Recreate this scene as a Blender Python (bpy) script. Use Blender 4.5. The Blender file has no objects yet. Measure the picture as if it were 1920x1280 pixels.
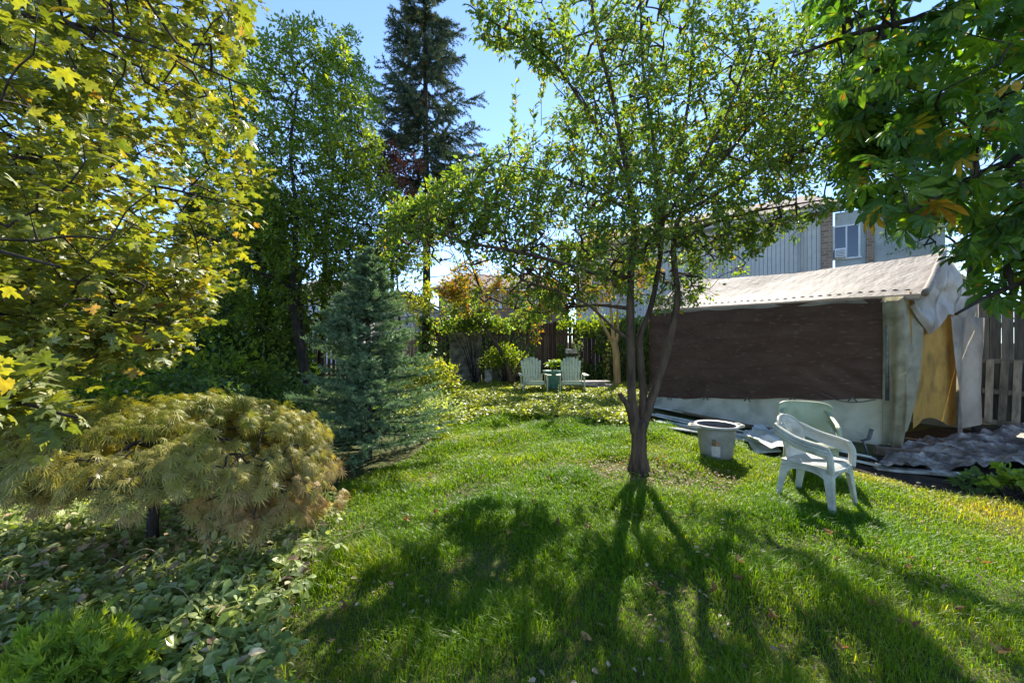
import bpy, math
import numpy as np

# ------------------------------------------------------------------ camera, sky, sun, exposure
sc = bpy.context.scene
COL = sc.collection
CAMH, F = 1.47, 747.0          # eye height in metres, focal length in photo pixels (1920 wide)
cam_d = bpy.data.cameras.new("camera")
cam_d.sensor_width = 36.0
cam_d.lens = 36.0 * F / 1920.0
cam_d.clip_start = 0.05
cam_d.clip_end = 2000.0
cam = bpy.data.objects.new("camera", cam_d)
cam.location = (0, 0, CAMH)
cam.rotation_euler = (math.radians(90), 0, 0)
COL.objects.link(cam)
sc.camera = cam

SUN_EL, SUN_AZ = math.radians(43.0), math.radians(19.0)     # azimuth clockwise from +Y
world = bpy.data.worlds.new("World")
sc.world = world
world.use_nodes = True
nt = world.node_tree
bg = nt.nodes["Background"]
sky = nt.nodes.new("ShaderNodeTexSky")
sky.sky_type = 'NISHITA'
sky.sun_disc = False
sky.sun_elevation = SUN_EL
sky.sun_rotation = SUN_AZ
sky.air_density = 0.6
sky.dust_density = 0.0
sky.ozone_density = 3.0
nt.links.new(sky.outputs[0], bg.inputs[0])
bg.inputs[1].default_value = 0.128
sun_d = bpy.data.lights.new("sun", 'SUN')
sun_d.energy = 3.35
sun_d.angle = math.radians(0.53)
sun_d.color = (1.0, 0.94, 0.82)
sun = bpy.data.objects.new("sun", sun_d)
sun.rotation_euler = (math.radians(90) - SUN_EL, 0, math.pi - SUN_AZ)
COL.objects.link(sun)
sc.view_settings.view_transform = 'Standard'
sc.view_settings.look = 'None'
sc.view_settings.gamma = 1.0
sc.view_settings.exposure = 1.85
sc.cycles.max_bounces = 10
sc.cycles.diffuse_bounces = 5
sc.cycles.transmission_bounces = 6
sc.cycles.sample_clamp_indirect = 6.0

R = np.random.RandomState(11)

# ------------------------------------------------------------------ geometry helpers
def at(x, y, d):
    """photo pixel + distance in metres -> world point"""
    return np.array([(x - 960.0) / F * d, d, CAMH + (640.0 - y) / F * d])
def gp(x, y):
    """photo pixel on the ground -> world x, y"""
    d = F * CAMH / (y - 640.0)
    return np.array([(x - 960.0) / F * d, d])
def gz(x, y):
    x = np.asarray(x, float); y = np.asarray(y, float)
    return 0.028*np.sin(2.1*x+0.7)*np.sin(1.7*y+.4) + 0.012*np.sin(5.3*x+y*2.2) + 0.014*np.sin(4.1*y-2.9*x+1.0)+0.010*np.sin(7.7*x+1.3)*np.sin(6.9*y)
def unit(v):
    v = np.asarray(v, float)
    return v / np.maximum(np.linalg.norm(v, axis=-1, keepdims=True), 1e-9)
def rotz(a):
    c, s = math.cos(a), math.sin(a)
    return np.array([[c, -s, 0], [s, c, 0], [0, 0, 1]])
def rotx(a):
    c, s = math.cos(a), math.sin(a)
    return np.array([[1, 0, 0], [0, c, -s], [0, s, c]])
def catmull(P, n=6):
    P = np.asarray(P, float)
    if len(P) < 3: 
        t = np.linspace(0, 1, n+1)[:, None]
        return P[0]*(1-t)+P[-1]*t
    Q = np.vstack([2*P[0]-P[1], P, 2*P[-1]-P[-2]])
    out = []
    for i in range(1, len(Q)-2):
        a, b, c, d = Q[i-1], Q[i], Q[i+1], Q[i+2]
        for t in np.linspace(0, 1, n, endpoint=False):
            out.append(.5*((2*b)+(-a+c)*t+(2*a-5*b+4*c-d)*t*t+(-a+3*b-3*c+d)*t**3))
    out.append(P[-1])
    return np.array(out)
_ph = np.random.RandomState(5).rand(40, 3)*6.28
_dr = np.random.RandomState(6).randn(40, 3)
def wob(P, freq=1.0, octaves=4, seed=0):
    """smooth pseudo noise -1..1 for an (n,3) or (n,2) array"""
    P = np.asarray(P, float)
    if P.shape[-1] == 2: P = np.concatenate([P, np.zeros(P.shape[:-1]+(1,))], -1)
    o = 0; a = 1.0; tot = 0
    for k in range(octaves):
        f = freq*(1.9**k)
        s = 0
        for j in range(3):
            i = (seed*7+k*3+j) % 40
            s = s + np.sin(f*(P @ unit(_dr[i]))*2.2 + _ph[i, j])
        o = o + a*s/3; tot += a; a *= .55
    return o/tot

class MB:
    """collects geometry for ONE mesh"""
    def __init__(self):
        self.V=[]; self.F=[]; self.n=0; self.rnd=[]; self.mi=[]; self.sm=[]
    def add(self, V, faces, rnd=0.5, mat=0, smooth=False):
        V = np.asarray(V, float).reshape(-1, 3)
        k = len(V)
        self.V.append(V)
        self.rnd.append(np.broadcast_to(np.asarray(rnd, float), (k,)))
        for f in (faces if isinstance(faces, list) else [faces]):
            f = np.asarray(f, np.int64)
            self.F.append(f + self.n)
            self.mi.append(np.full(len(f), mat)); self.sm.append(np.full(len(f), smooth))
        self.n += k
    def box(self, c, s, rot=None, mat=0, rnd=0.5, bev=0.0, taper=1.0):
        s = np.asarray(s, float)/2
        if bev <= 0:
            V = np.array([[x, y, z] for z in (-1, 1) for y in (-1, 1) for x in (-1, 1)], float)*s
            if taper != 1.0: V[4:, :2] *= taper
            f = [[0,2,3,1],[4,5,7,6],[0,1,5,4],[2,6,7,3],[0,4,6,2],[1,3,7,5]]
        else:
            b = min(bev, s.min()*.9)
            o = []
            for z in (-s[2], s[2]):
                for (x, y) in ((-s[0]+b, -s[1]), (s[0]-b, -s[1]), (s[0], -s[1]+b), (s[0], s[1]-b), (s[0]-b, s[1]), (-s[0]+b, s[1]), (-s[0], s[1]-b), (-s[0], -s[1]+b)):
                    o.append((x, y, z))
            o = np.array(o)
            lo, hi = o[:8].copy(), o[8:].copy()
            ins = np.array([(s[0]-b)/s[0], (s[1]-b)/s[1], 1])
            V = np.vstack([lo*ins, lo+[0,0,b], hi-[0,0,b], hi*ins])
            f = []
            for r in range(3):
                for i in range(8):
                    j = (i+1) % 8
                    f.append([r*8+i, r*8+j, r*8+8+j, r*8+8+i])
            for i in (1, 2, 3): 
                f.append([24, 24+2*i-1, 24+2*i, 24+2*i+1]); f.append([0, 2*i+1, 2*i, 2*i-1])
        if rot is not None: V = V @ np.asarray(rot).T
        self.add(V+np.asarray(c, float), np.array(f), rnd, mat)
    def beam(self, p, q, w, h, up=(0, 0, 1), mat=0, rnd=0.5, bev=0.0):
        p, q = np.asarray(p, float), np.asarray(q, float)
        y = unit(q-p); x = np.cross(y, up)
        if np.linalg.norm(x) < 1e-4: x = np.array([1., 0, 0])
        x = unit(x); z = np.cross(x, y)
        self.box((p+q)/2, (w, np.linalg.norm(q-p), h), np.stack([x, y, z], 1), mat, rnd, bev)
    def tube(self, P, r, sides=8, mat=0, rnd=0.5, cap=True, flat=1.0, lump=0.0):
        P = np.asarray(P, float); n = len(P)
        r = np.broadcast_to(np.asarray(r, float), (n,))
        T = unit(np.gradient(P, axis=0))
        u = np.cross(T[0], [0.3, 0.2, 1.0]); u = unit(u) if np.linalg.norm(u) > 1e-3 else np.array([1., 0, 0])
        A = np.arange(sides)*2*math.pi/sides
        rings = []
        for i in range(n):
            u = unit(u-np.dot(u, T[i])*T[i]); w = np.cross(T[i], u)
            rr = r[i]*np.ones(sides)
            ring = P[i]+np.outer(np.cos(A)*rr, u)+np.outer(np.sin(A)*rr*flat, w)
            if lump: ring = P[i]+(ring-P[i])*(1+lump*wob(ring*6, 1.0, 3, 3))[:, None]
            rings.append(ring)
        V = np.vstack(rings)
        i = np.arange(n-1)[:, None]*sides; j = np.arange(sides)[None, :]; k = (j+1) % sides
        f = np.stack([i+j, i+k, i+sides+k, i+sides+j], -1).reshape(-1, 4)
        fs = [f]
        if cap and sides > 2:
            c0 = len(V); V = np.vstack([V, P[0], P[-1]]); jj = np.arange(sides); kk = (jj+1) % sides
            fs.append(np.stack([kk, jj, np.full(sides, c0)], -1))
            fs.append(np.stack([(n-1)*sides+jj, (n-1)*sides+kk, np.full(sides, c0+1)], -1))
        self.add(V, fs, rnd, mat, True)
    def lathe(self, prof, c=(0, 0, 0), sides=32, mat=0, rnd=0.5, squash=(1, 1)):
        prof = np.asarray(prof, float); A = np.arange(sides)*2*math.pi/sides; n = len(prof)
        V = np.stack([prof[:, None, 0]*np.cos(A)*squash[0], prof[:, None, 0]*np.sin(A)*squash[1], np.repeat(prof[:, 1:2], sides, 1)], -1).reshape(-1, 3)+np.asarray(c, float)
        i = np.arange(n-1)[:, None]*sides; j = np.arange(sides)[None, :]; k = (j+1) % sides
        self.add(V, np.stack([i+j, i+k, i+sides+k, i+sides+j], -1).reshape(-1, 4), rnd, mat, True)
    def grid(self, G, mat=0, rnd=0.5, smooth=True):
        G = np.asarray(G, float); a, b = G.shape[:2]
        i = np.arange(a-1)[:, None]*b; j = np.arange(b-1)[None, :]
        f = np.stack([i+j, i+j+1, i+b+j+1, i+b+j], -1).reshape(-1, 4)
        self.add(G.reshape(-1, 3), f, rnd, mat, smooth)
    def slab(self, outline, c, x, y, th, mat=0, rnd=0.5, smooth=False):
        """extruded outline (k,2) in the plane x,y through c, thickness th centred"""
        o = np.asarray(outline, float); k = len(o); x = np.asarray(x, float); y = np.asarray(y, float); n = np.cross(x, y)
        B = np.asarray(c, float)+np.outer(o[:, 0], x)+np.outer(o[:, 1], y)
        cen = B.mean(0)
        V = np.vstack([B-n*th/2, B+n*th/2, cen-n*th/2, cen+n*th/2])
        i = np.arange(k); j = (i+1) % k
        self.add(V, [np.stack([j, i, np.full(k, 2*k)], -1), np.stack([i+k, j+k, np.full(k, 2*k+1)], -1), np.stack([i, j, j+k, i+k], -1)], rnd, mat, smooth)
    def cloud(self, tmpl, pos, ydir, nrm, size, rnd, mat=0, smooth=False):
        """many copies of a leaf template inside this one mesh"""
        tv, tf = tmpl
        y = unit(ydir); x = unit(np.cross(y, nrm)); z = np.cross(x, y)
        n = len(pos); k = len(tv); size = np.broadcast_to(size, (n,))
        V = pos[:, None, :]+size[:, None, None]*(tv[None, :, 0:1]*x[:, None, :]+tv[None, :, 1:2]*y[:, None, :]+tv[None, :, 2:3]*z[:, None, :])
        fs = [(np.asarray(f)[None]+(np.arange(n)*k)[:, None, None]).reshape(-1, np.asarray(f).shape[1]) for f in tf]
        self.add(V.reshape(-1, 3), fs, np.repeat(rnd, k), mat, smooth)
    def build(self, name, mats, parent=None, loc=None, props=None):
        me = bpy.data.meshes.new(name)
        if self.n:
            V = np.vstack(self.V)
            if loc is not None: V = V-np.asarray(loc, float)
            me.vertices.add(len(V)); me.vertices.foreach_set("co", V.astype(np.float32).ravel())
            tot = np.concatenate([np.full(len(f), f.shape[1]) for f in self.F])
            idx = np.concatenate([f.ravel() for f in self.F])
            st = np.concatenate([[0], np.cumsum(tot)[:-1]])
            me.loops.add(len(idx)); me.loops.foreach_set("vertex_index", idx.astype(np.int32))
            me.polygons.add(len(tot)); me.polygons.foreach_set("loop_start", st.astype(np.int32))
            me.polygons.foreach_set("material_index", np.concatenate(self.mi).astype(np.int32))
            me.polygons.foreach_set("use_smooth", np.concatenate(self.sm).astype(bool))
            a = me.attributes.new("rnd", 'FLOAT', 'POINT'); a.data.foreach_set("value", np.concatenate(self.rnd).astype(np.float32))
            me.update(calc_edges=True)
        for m in (mats if isinstance(mats, (list, tuple)) else [mats]): me.materials.append(m)
        o = bpy.data.objects.new(name, me); COL.objects.link(o)
        if loc is not None: o.location = tuple(np.asarray(loc, float))
        if parent is not None: o.parent = parent
        if props: 
            for k_, v_ in props.items(): o[k_] = v_
        return o

def thing(name, label, cat, loc=(0, 0, 0), rz=0.0, group=None):
    o = bpy.data.objects.new(name, None); COL.objects.link(o)
    o.empty_display_size = .1
    o.location = tuple(float(v) for v in loc); o.rotation_euler = (0, 0, rz)
    o['label'] = label; o['category'] = cat
    if group: o['group'] = group
    return o
def tag(o, label, cat, group=None):
    o['label'] = label; o['category'] = cat
    if group: o['group'] = group
    return o
def kids(o): return [c for c in bpy.data.objects if c.parent is o]
def copy_tree(o, parent=None):
    c = o.copy(); COL.objects.link(c)
    if parent is not None: c.parent = parent
    for ch in kids(o): copy_tree(ch, c)
    return c

# ------------------------------------------------------------------ materials
def newmat(name):
    m = bpy.data.materials.new(name); m.use_nodes = True
    t = m.node_tree; t.nodes.clear()
    return m, t, t.nodes.new("ShaderNodeOutputMaterial")
def ramp(t, stops):
    r = t.nodes.new("ShaderNodeValToRGB"); e = r.color_ramp.elements
    while len(e) < len(stops): e.new(0.5)
    for el, (p, c) in zip(e, stops): el.position = p; el.color = (*c, 1)
    return r
def leaf_mat(name, stops, trans=0.5, tint=(1.5, 1.35, 0.35), gloss=0.06, rough=0.45, scorch=None):
    m, t, out = newmat(name); L = t.links.new; N = t.nodes.new
    a = N("ShaderNodeAttribute"); a.attribute_name = "rnd"
    r = ramp(t, stops); L(a.outputs['Fac'], r.inputs[0])
    geo = N("ShaderNodeNewGeometry")
    nz = N("ShaderNodeTexNoise"); nz.inputs['Scale'].default_value = 35; nz.inputs['Detail'].default_value = 2
    L(geo.outputs['Position'], nz.inputs['Vector'])
    hs = N("ShaderNodeHueSaturation"); L(r.outputs[0], hs.inputs['Color'])
    mr = N("ShaderNodeMapRange"); mr.inputs[1].default_value = .3; mr.inputs[2].default_value = .7; mr.inputs[3].default_value = .75; mr.inputs[4].default_value = 1.25
    L(nz.outputs[0], mr.inputs[0]); L(mr.outputs[0], hs.inputs['Value'])
    col = hs.outputs[0]
    if scorch:
        n2 = N("ShaderNodeTexNoise"); n2.inputs['Scale'].default_value = scorch[0]; n2.inputs['Detail'].default_value = 3; L(geo.outputs['Position'], n2.inputs['Vector'])
        r2 = ramp(t, [(scorch[1], (0, 0, 0)), (scorch[1]+.06, (1, 1, 1))]); L(n2.outputs[0], r2.inputs[0])
        mm = N("ShaderNodeMix"); mm.data_type = 'RGBA'; L(r2.outputs[0], mm.inputs[0]); L(col, mm.inputs[6]); mm.inputs[7].default_value = (*scorch[2], 1); col = mm.outputs[2]
    d = N("ShaderNodeBsdfDiffuse"); L(col, d.inputs[0])
    mul = N("ShaderNodeMix"); mul.data_type = 'RGBA'; mul.blend_type = 'MULTIPLY'; mul.inputs[0].default_value = 1
    L(col, mul.inputs[6]); mul.inputs[7].default_value = (*tint, 1)
    tr = N("ShaderNodeBsdfTranslucent"); L(mul.outputs[2], tr.inputs[0])
    mx = N("ShaderNodeMixShader"); mx.inputs[0].default_value = trans; L(d.outputs[0], mx.inputs[1]); L(tr.outputs[0], mx.inputs[2])
    g = N("ShaderNodeBsdfGlossy"); g.inputs['Roughness'].default_value = rough; g.inputs[0].default_value = (1, 1, 1, 1)
    lw = N("ShaderNodeFresnel"); lw.inputs[0].default_value = 1.4
    mu = N("ShaderNodeMath"); mu.operation = 'MULTIPLY'; L(lw.outputs[0], mu.inputs[0]); mu.inputs[1].default_value = gloss*6
    mn = N("ShaderNodeMath"); mn.operation = 'MINIMUM'; L(mu.outputs[0], mn.inputs[0]); mn.inputs[1].default_value = gloss*1.3
    m2 = N("ShaderNodeMixShader"); L(mn.outputs[0], m2.inputs[0]); L(mx.outputs[0], m2.inputs[1]); L(g.outputs[0], m2.inputs[2])
    L(m2.outputs[0], out.inputs[0])
    return m
def surf(name, c1, c2, scale=8.0, rough=0.7, bump=0.2, bscale=None, metal=0.0, spec=0.4, stretch=(1, 1, 1), dirt=None, dscale=2.0, trans=0.0, dist=0.02, detail=5, coords='Object', lo=.35, hi=.65, usernd=0.0, dlo=.48, dhi=.68):
    """general procedural surface: two-colour noise, optional big dirt patches, bump"""
    m, t, out = newmat(name); L = t.links.new; N = t.nodes.new
    tc = N("ShaderNodeTexCoord"); mp = N("ShaderNodeMapping"); L(tc.outputs[coords], mp.inputs[0]); mp.inputs['Scale'].default_value = stretch
    nz = N("ShaderNodeTexNoise"); nz.inputs['Scale'].default_value = scale; nz.inputs['Detail'].default_value = detail; nz.inputs['Roughness'].default_value = .6
    L(mp.outputs[0], nz.inputs['Vector'])
    r = ramp(t, [(lo, c1), (hi, c2)]); L(nz.outputs[0], r.inputs[0])
    col = r.outputs[0]
    if dirt is not None:
        n2 = N("ShaderNodeTexNoise"); n2.inputs['Scale'].default_value = dscale; n2.inputs['Detail'].default_value = 6; L(mp.outputs[0], n2.inputs['Vector'])
        r2 = ramp(t, [(dlo, (0, 0, 0)), (dhi, (1, 1, 1))]); L(n2.outputs[0], r2.inputs[0])
        mx = N("ShaderNodeMix"); mx.data_type = 'RGBA'; L(r2.outputs[0], mx.inputs[0]); L(col, mx.inputs[6]); mx.inputs[7].default_value = (*dirt, 1)
        col = mx.outputs[2]
    if usernd:
        a = N("ShaderNodeAttribute"); a.attribute_name = "rnd"
        mr = N("ShaderNodeMapRange"); mr.inputs[3].default_value = 1-usernd; mr.inputs[4].default_value = 1+usernd; L(a.outputs['Fac'], mr.inputs[0])
        hs = N("ShaderNodeHueSaturation"); L(col, hs.inputs['Color']); L(mr.outputs[0], hs.inputs['Value']); col = hs.outputs[0]
    p = N("ShaderNodeBsdfPrincipled"); L(col, p.inputs['Base Color'])
    p.inputs['Roughness'].default_value = rough; p.inputs['Metallic'].default_value = metal; p.inputs['Specular IOR Level'].default_value = spec
    if bump:
        b = N("ShaderNodeBump"); b.inputs['Strength'].default_value = bump; b.inputs['Distance'].default_value = dist
        n3 = N("ShaderNodeTexNoise"); n3.inputs['Scale'].default_value = bscale or scale*2; n3.inputs['Detail'].default_value = 6; L(mp.outputs[0], n3.inputs['Vector'])
        L(n3.outputs[0], b.inputs['Height']); L(b.outputs[0], p.inputs['Normal'])
    if trans > 0:
        tr = N("ShaderNodeBsdfTranslucent"); L(col, tr.inputs[0])
        ms = N("ShaderNodeMixShader"); ms.inputs[0].default_value = trans; L(p.outputs[0], ms.inputs[1]); L(tr.outputs[0], ms.inputs[2]); L(ms.outputs[0], out.inputs[0])
    else: L(p.outputs[0], out.inputs[0])
    return m
def bark(name, c1, c2, sc_=18): return surf(name, c1, c2, sc_, .9, .8, sc_*1.6, spec=.15, stretch=(1, 1, .22), dist=.02)

M = {}
M['maple'] = leaf_mat("maple_leaf", [(0, (.10, .14, .035)), (.4, (.19, .22, .045)), (.75, (.27, .28, .05)), (.95, (.34, .31, .05)), (1, (.36, .20, .05))], .5, (1.45, 1.4, .3), .09, .42, (22, .69, (.34, .19, .05)))
M['lace'] = leaf_mat("laceleaf", [(0, (.23, .25, .03)), (.35, (.30, .27, .06)), (.75, (.37, .34, .12)), (1, (.42, .28, .13))], .42, (1.4, 1.3, .4), .06)
M['plum'] = leaf_mat("small_leaf", [(0, (.075, .13, .04)), (.6, (.125, .19, .045)), (.92, (.20, .24, .045)), (1, (.30, .18, .035))], .58, (2.0, 2.0, .35), .07, .4)
M['dark'] = leaf_mat("dark_leaf", [(0, (.065, .11, .025)), (.7, (.12, .18, .03)), (1, (.22, .26, .035))], .66, (2.3, 2.1, .3), .06, .35)
M['chest'] = leaf_mat("chestnut_leaf", [(0, (.05, .105, .032)), (.6, (.08, .155, .035)), (.955, (.17, .24, .035)), (.985, (.42, .23, .03)), (1, (.30, .12, .03))], .52, (2.0, 2.2, .3), .05, .36, (15, .655, (.42, .17, .03)))
M['orange'] = leaf_mat("autumn_leaf", [(0, (.13, .18, .03)), (.4, (.29, .28, .035)), (.75, (.47, .31, .04)), (1, (.47, .15, .04))], .55, (1.5, 1.35, .4), .04)
M['copper'] = leaf_mat("copper_leaf", [(0, (.08, .045, .03)), (1, (.20, .085, .06))], .4, (1.6, 1.0, .6), .04)
M['cedar'] = leaf_mat("cedar_spray", [(0, (.045, .08, .03)), (1, (.10, .15, .045))], .3, (1.6, 1.8, .5), .03)
M['grey'] = leaf_mat("grey_green_leaf", [(0, (.14, .19, .10)), (1, (.30, .35, .22))], .4, (1.3, 1.4, .7), .04)
M['spruce'] = leaf_mat("blue_needle", [(0, (.085, .145, .085)), (.6, (.16, .24, .145)), (1, (.30, .39, .24))], .25, (1.3, 1.5, .6), .04)
M['spruce2'] = leaf_mat("dark_needle", [(0, (.040, .065, .042)), (.7, (.085, .12, .07)), (1, (.19, .14, .06))], .2, (1.3, 1.4, .7), .03)
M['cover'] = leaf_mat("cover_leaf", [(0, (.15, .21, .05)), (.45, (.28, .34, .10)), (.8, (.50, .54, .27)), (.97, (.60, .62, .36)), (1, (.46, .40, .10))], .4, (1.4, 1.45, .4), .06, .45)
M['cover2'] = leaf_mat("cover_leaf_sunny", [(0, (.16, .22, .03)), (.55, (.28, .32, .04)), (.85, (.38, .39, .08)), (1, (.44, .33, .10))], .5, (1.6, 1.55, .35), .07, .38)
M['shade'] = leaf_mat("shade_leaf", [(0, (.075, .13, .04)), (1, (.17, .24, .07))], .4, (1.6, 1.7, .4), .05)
M['grass'] = leaf_mat("grass_blade", [(0, (.075, .18, .010)), (.55, (.145, .25, .012)), (.85, (.23, .29, .02)), (1, (.42, .36, .12))], .5, (1.75, 1.65, .2), .02, .45)
M['bright'] = leaf_mat("bright_leaf", [(0, (.15, .25, .03)), (1, (.29, .36, .05))], .5, (1.5, 1.5, .3), .05)
M['fallen'] = leaf_mat("fallen_leaf", [(0, (.15, .065, .035)), (.5, (.25, .12, .055)), (1, (.42, .30, .12))], .3, (1.3, 1.0, .5), .03)
M['litter'] = leaf_mat('dry_litter', [(0, (.20, .13, .08)), (.5, (.34, .25, .15)), (1, (.54, .46, .30))], .25, (1.2, 1.1, .6), .03)
M['bark'] = bark("brown_bark", (.045, .030, .022), (.13, .085, .058))
M['barkdark'] = bark("dark_bark", (.022, .018, .015), (.07, .055, .045))
M['barktan'] = bark("tan_bark", (.26, .17, .07), (.42, .30, .14), 10)
M['soil'] = surf("soil", (.028, .022, .016), (.075, .055, .036), 9, .95, .7, 30, spec=.1, dist=.04)
M['lawn'] = surf("lawn_soil", (.05, .07, .02), (.11, .10, .045), 7, .95, .6, 40, spec=.1, dist=.03)
M['fence'] = surf("fence_wood", (.055, .036, .024), (.13, .085, .055), 6, .9, .4, 30, spec=.15, stretch=(3, 3, .3), usernd=.35)
M['fencegrey'] = surf("weathered_fence", (.07, .062, .045), (.16, .135, .10), 6, .9, .4, 30, spec=.15, stretch=(3, 3, .3), usernd=.35)
M['fencetan'] = surf("tan_fence", (.22, .15, .09), (.36, .26, .17), 6, .85, .3, 30, stretch=(3, 3, .3), usernd=.2)
M['pallet'] = surf("pallet_wood", (.13, .10, .065), (.30, .235, .155), 7, .9, .4, 30, stretch=(2, 2, .4), usernd=.35)
M['tarp'] = surf("brown_mesh_tarp", (.082, .046, .034), (.115, .068, .050), 1.6, .75, .2, 160, spec=.15, dirt=(.20, .145, .12), dscale=9, stretch=(1, 1, 3.2), trans=.10, dist=.005, detail=10, dlo=.58, dhi=.80)
M['roofcover'] = surf("white_poly_sheet", (.29, .235, .19), (.36, .30, .25), 3, .7, .4, 20, spec=.2, dirt=(.20, .165, .135), dscale=1.6, trans=.15, dist=.03)
M['skirt'] = surf("pale_plastic_sheet", (.62, .60, .43), (.74, .71, .55), 2.5, .45, .5, 9, dirt=(.36, .36, .26), dscale=2.2, trans=.3, dist=.03)
M['curtain'] = surf("clear_plastic_curtain", (.35, .31, .19), (.50, .45, .31), 3, .45, .4, 9, dirt=(.19, .17, .10), dscale=3.2, trans=.45, dist=.03)
M['flap'] = surf("ochre_tarp", (.50, .27, .045), (.62, .35, .07), 4, .7, .4, 16, dirt=(.30, .17, .04), dscale=3.0, trans=.35, dist=.02)
M['gable'] = surf("grey_plastic_film", (.42, .34, .25), (.58, .49, .39), 3, .35, .6, 8, dirt=(.30, .27, .23), dscale=2.4, trans=.4, dist=.03)
M['metal'] = surf("dull_metal", (.10, .10, .10), (.20, .20, .20), 12, .5, .1, metal=.6)
M['cord'] = surf("cord", (.06, .06, .055), (.14, .13, .12), 20, .8, 0)
M['plastic'] = surf("white_plastic", (.50, .49, .41), (.60, .59, .50), 5, .42, .12, 60, spec=.5, dirt=(.36, .35, .28), dscale=6, trans=.15, dist=.004)
M['plastic2'] = surf("greenish_plastic", (.38, .43, .27), (.48, .52, .36), 5, .45, .12, 60, dirt=(.32, .36, .22), dscale=5, trans=.2, dist=.004)
M['adir'] = surf("sage_plastic", (.50, .52, .32), (.58, .60, .40), 6, .55, .15, 50, dirt=(.30, .33, .22), dscale=6, dist=.004)
M['teal'] = surf("teal_glaze", (.05, .17, .12), (.10, .26, .19), 7, .35, .1, 30, dirt=(.14, .20, .14), dscale=6)
M['pot'] = surf("grubby_tub", (.19, .185, .17), (.31, .30, .275), 6, .42, .2, 30, dirt=(.24, .21, .18), dscale=7, dist=.004)
M['potrim'] = surf("tub_rim", (.36, .34, .33), (.48, .46, .45), 6, .45, .1)
M['potin'] = surf("tub_inside", (.10, .095, .095), (.17, .16, .155), 6, .6, .1)
M['rope'] = surf("pale_handle", (.52, .45, .36), (.64, .57, .47), 14, .7, .2)
M['sticker'] = surf("sticker_dark", (.09, .07, .045), (.18, .14, .08), 30, .6, 0)
M['stickero'] = surf("sticker_orange", (.42, .13, .05), (.5, .2, .08), 30, .6, 0)
M['stickerw'] = surf("sticker_white", (.44, .39, .34), (.54, .49, .43), 30, .6, 0)
M['board'] = surf("white_siding", (.50, .52, .48), (.64, .65, .60), 4, .55, .2, 30, dirt=(.30, .29, .24), dscale=3.5, usernd=.18)
M['boardbrown'] = surf("brown_plank", (.13, .085, .05), (.22, .15, .095), 7, .85, .3, stretch=(2, 2, 2))
M['clothgrey'] = surf("muddy_sheet", (.12, .09, .068), (.42, .35, .28), 6.0, .75, .8, 12, dirt=(.07, .055, .042), dscale=2.2, dist=.05, lo=.42, hi=.60)
M['stone'] = surf("grey_slab", (.30, .26, .24), (.46, .42, .40), 8, .9, .4, 30)
M['old'] = surf("weathered_panel", (.10, .085, .06), (.30, .27, .21), 6, .9, .5, 25, dirt=(.045, .05, .028), dscale=4.5, lo=.3, hi=.7)
M['paleold'] = surf("pale_scrap", (.34, .31, .25), (.55, .51, .44), 9, .85, .4, 25, dirt=(.14, .12, .08), dscale=6)
M['siding'] = surf("grey_blue_siding", (.45, .445, .41), (.51, .505, .47), 4, .7, .1, 20, usernd=.06)
M['sidingdark'] = surf("siding_groove", (.16, .165, .16), (.20, .205, .20), 4, .8, 0)
M['trim'] = surf("beige_trim", (.36, .33, .28), (.44, .41, .36), 6, .7, .1)
M['whitetrim'] = surf("white_trim", (.66, .67, .68), (.76, .77, .78), 6, .5, .05)
M['bluetrim'] = surf("pale_blue_trim", (.36, .39, .39), (.44, .47, .47), 6, .6, .05)
M['housebeige'] = surf("beige_stucco", (.42, .36, .28), (.52, .45, .36), 5, .85, .2)
M['housewhite'] = surf("pale_siding", (.50, .49, .50), (.60, .59, .60), 5, .8, .1)
M['housebrown'] = surf("brown_brick_far", (.16, .105, .075), (.27, .19, .14), 9, .9, .3)
def shingle_mat():
    m, t, out = newmat("roof_shingle"); L = t.links.new; N = t.nodes.new
    tc = N("ShaderNodeTexCoord"); br = N("ShaderNodeTexBrick"); L(tc.outputs['UV'], br.inputs[0])
    mp = N("ShaderNodeMapping"); L(tc.outputs['Object'], mp.inputs[0]); mp.inputs['Rotation'].default_value = (math.radians(55), 0, math.radians(36))
    L(mp.outputs[0], br.inputs[0])
    br.inputs['Color1'].default_value = (.17, .125, .10, 1); br.inputs['Color2'].default_value = (.25, .19, .155, 1); br.inputs['Mortar'].default_value = (.08, .06, .05, 1)
    br.inputs['Scale'].default_value = 3.2; br.inputs['Mortar Size'].default_value = .012
    p = N("ShaderNodeBsdfPrincipled"); L(br.outputs[0], p.inputs['Base Color']); p.inputs['Roughness'].default_value = .95
    L(p.outputs[0], out.inputs[0]); return m
M['shingle'] = shingle_mat()
def brick_mat():
    m, t, out = newmat("brown_brick"); L = t.links.new; N = t.nodes.new
    tc = N("ShaderNodeTexCoord"); mp = N("ShaderNodeMapping"); L(tc.outputs['Object'], mp.inputs[0]); mp.inputs['Rotation'].default_value = (math.radians(90), 0, 0)
    br = N("ShaderNodeTexBrick"); L(mp.outputs[0], br.inputs[0])
    br.inputs['Color1'].default_value = (.20, .12, .075, 1); br.inputs['Color2'].default_value = (.34, .23, .15, 1); br.inputs['Mortar'].default_value = (.30, .27, .23, 1)
    br.inputs['Scale'].default_value = 2.4; br.inputs['Mortar Size'].default_value = .03
    p = N("ShaderNodeBsdfPrincipled"); L(br.outputs[0], p.inputs['Base Color']); p.inputs['Roughness'].default_value = .9
    L(p.outputs[0], out.inputs[0]); return m
M['brick'] = brick_mat()
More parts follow.
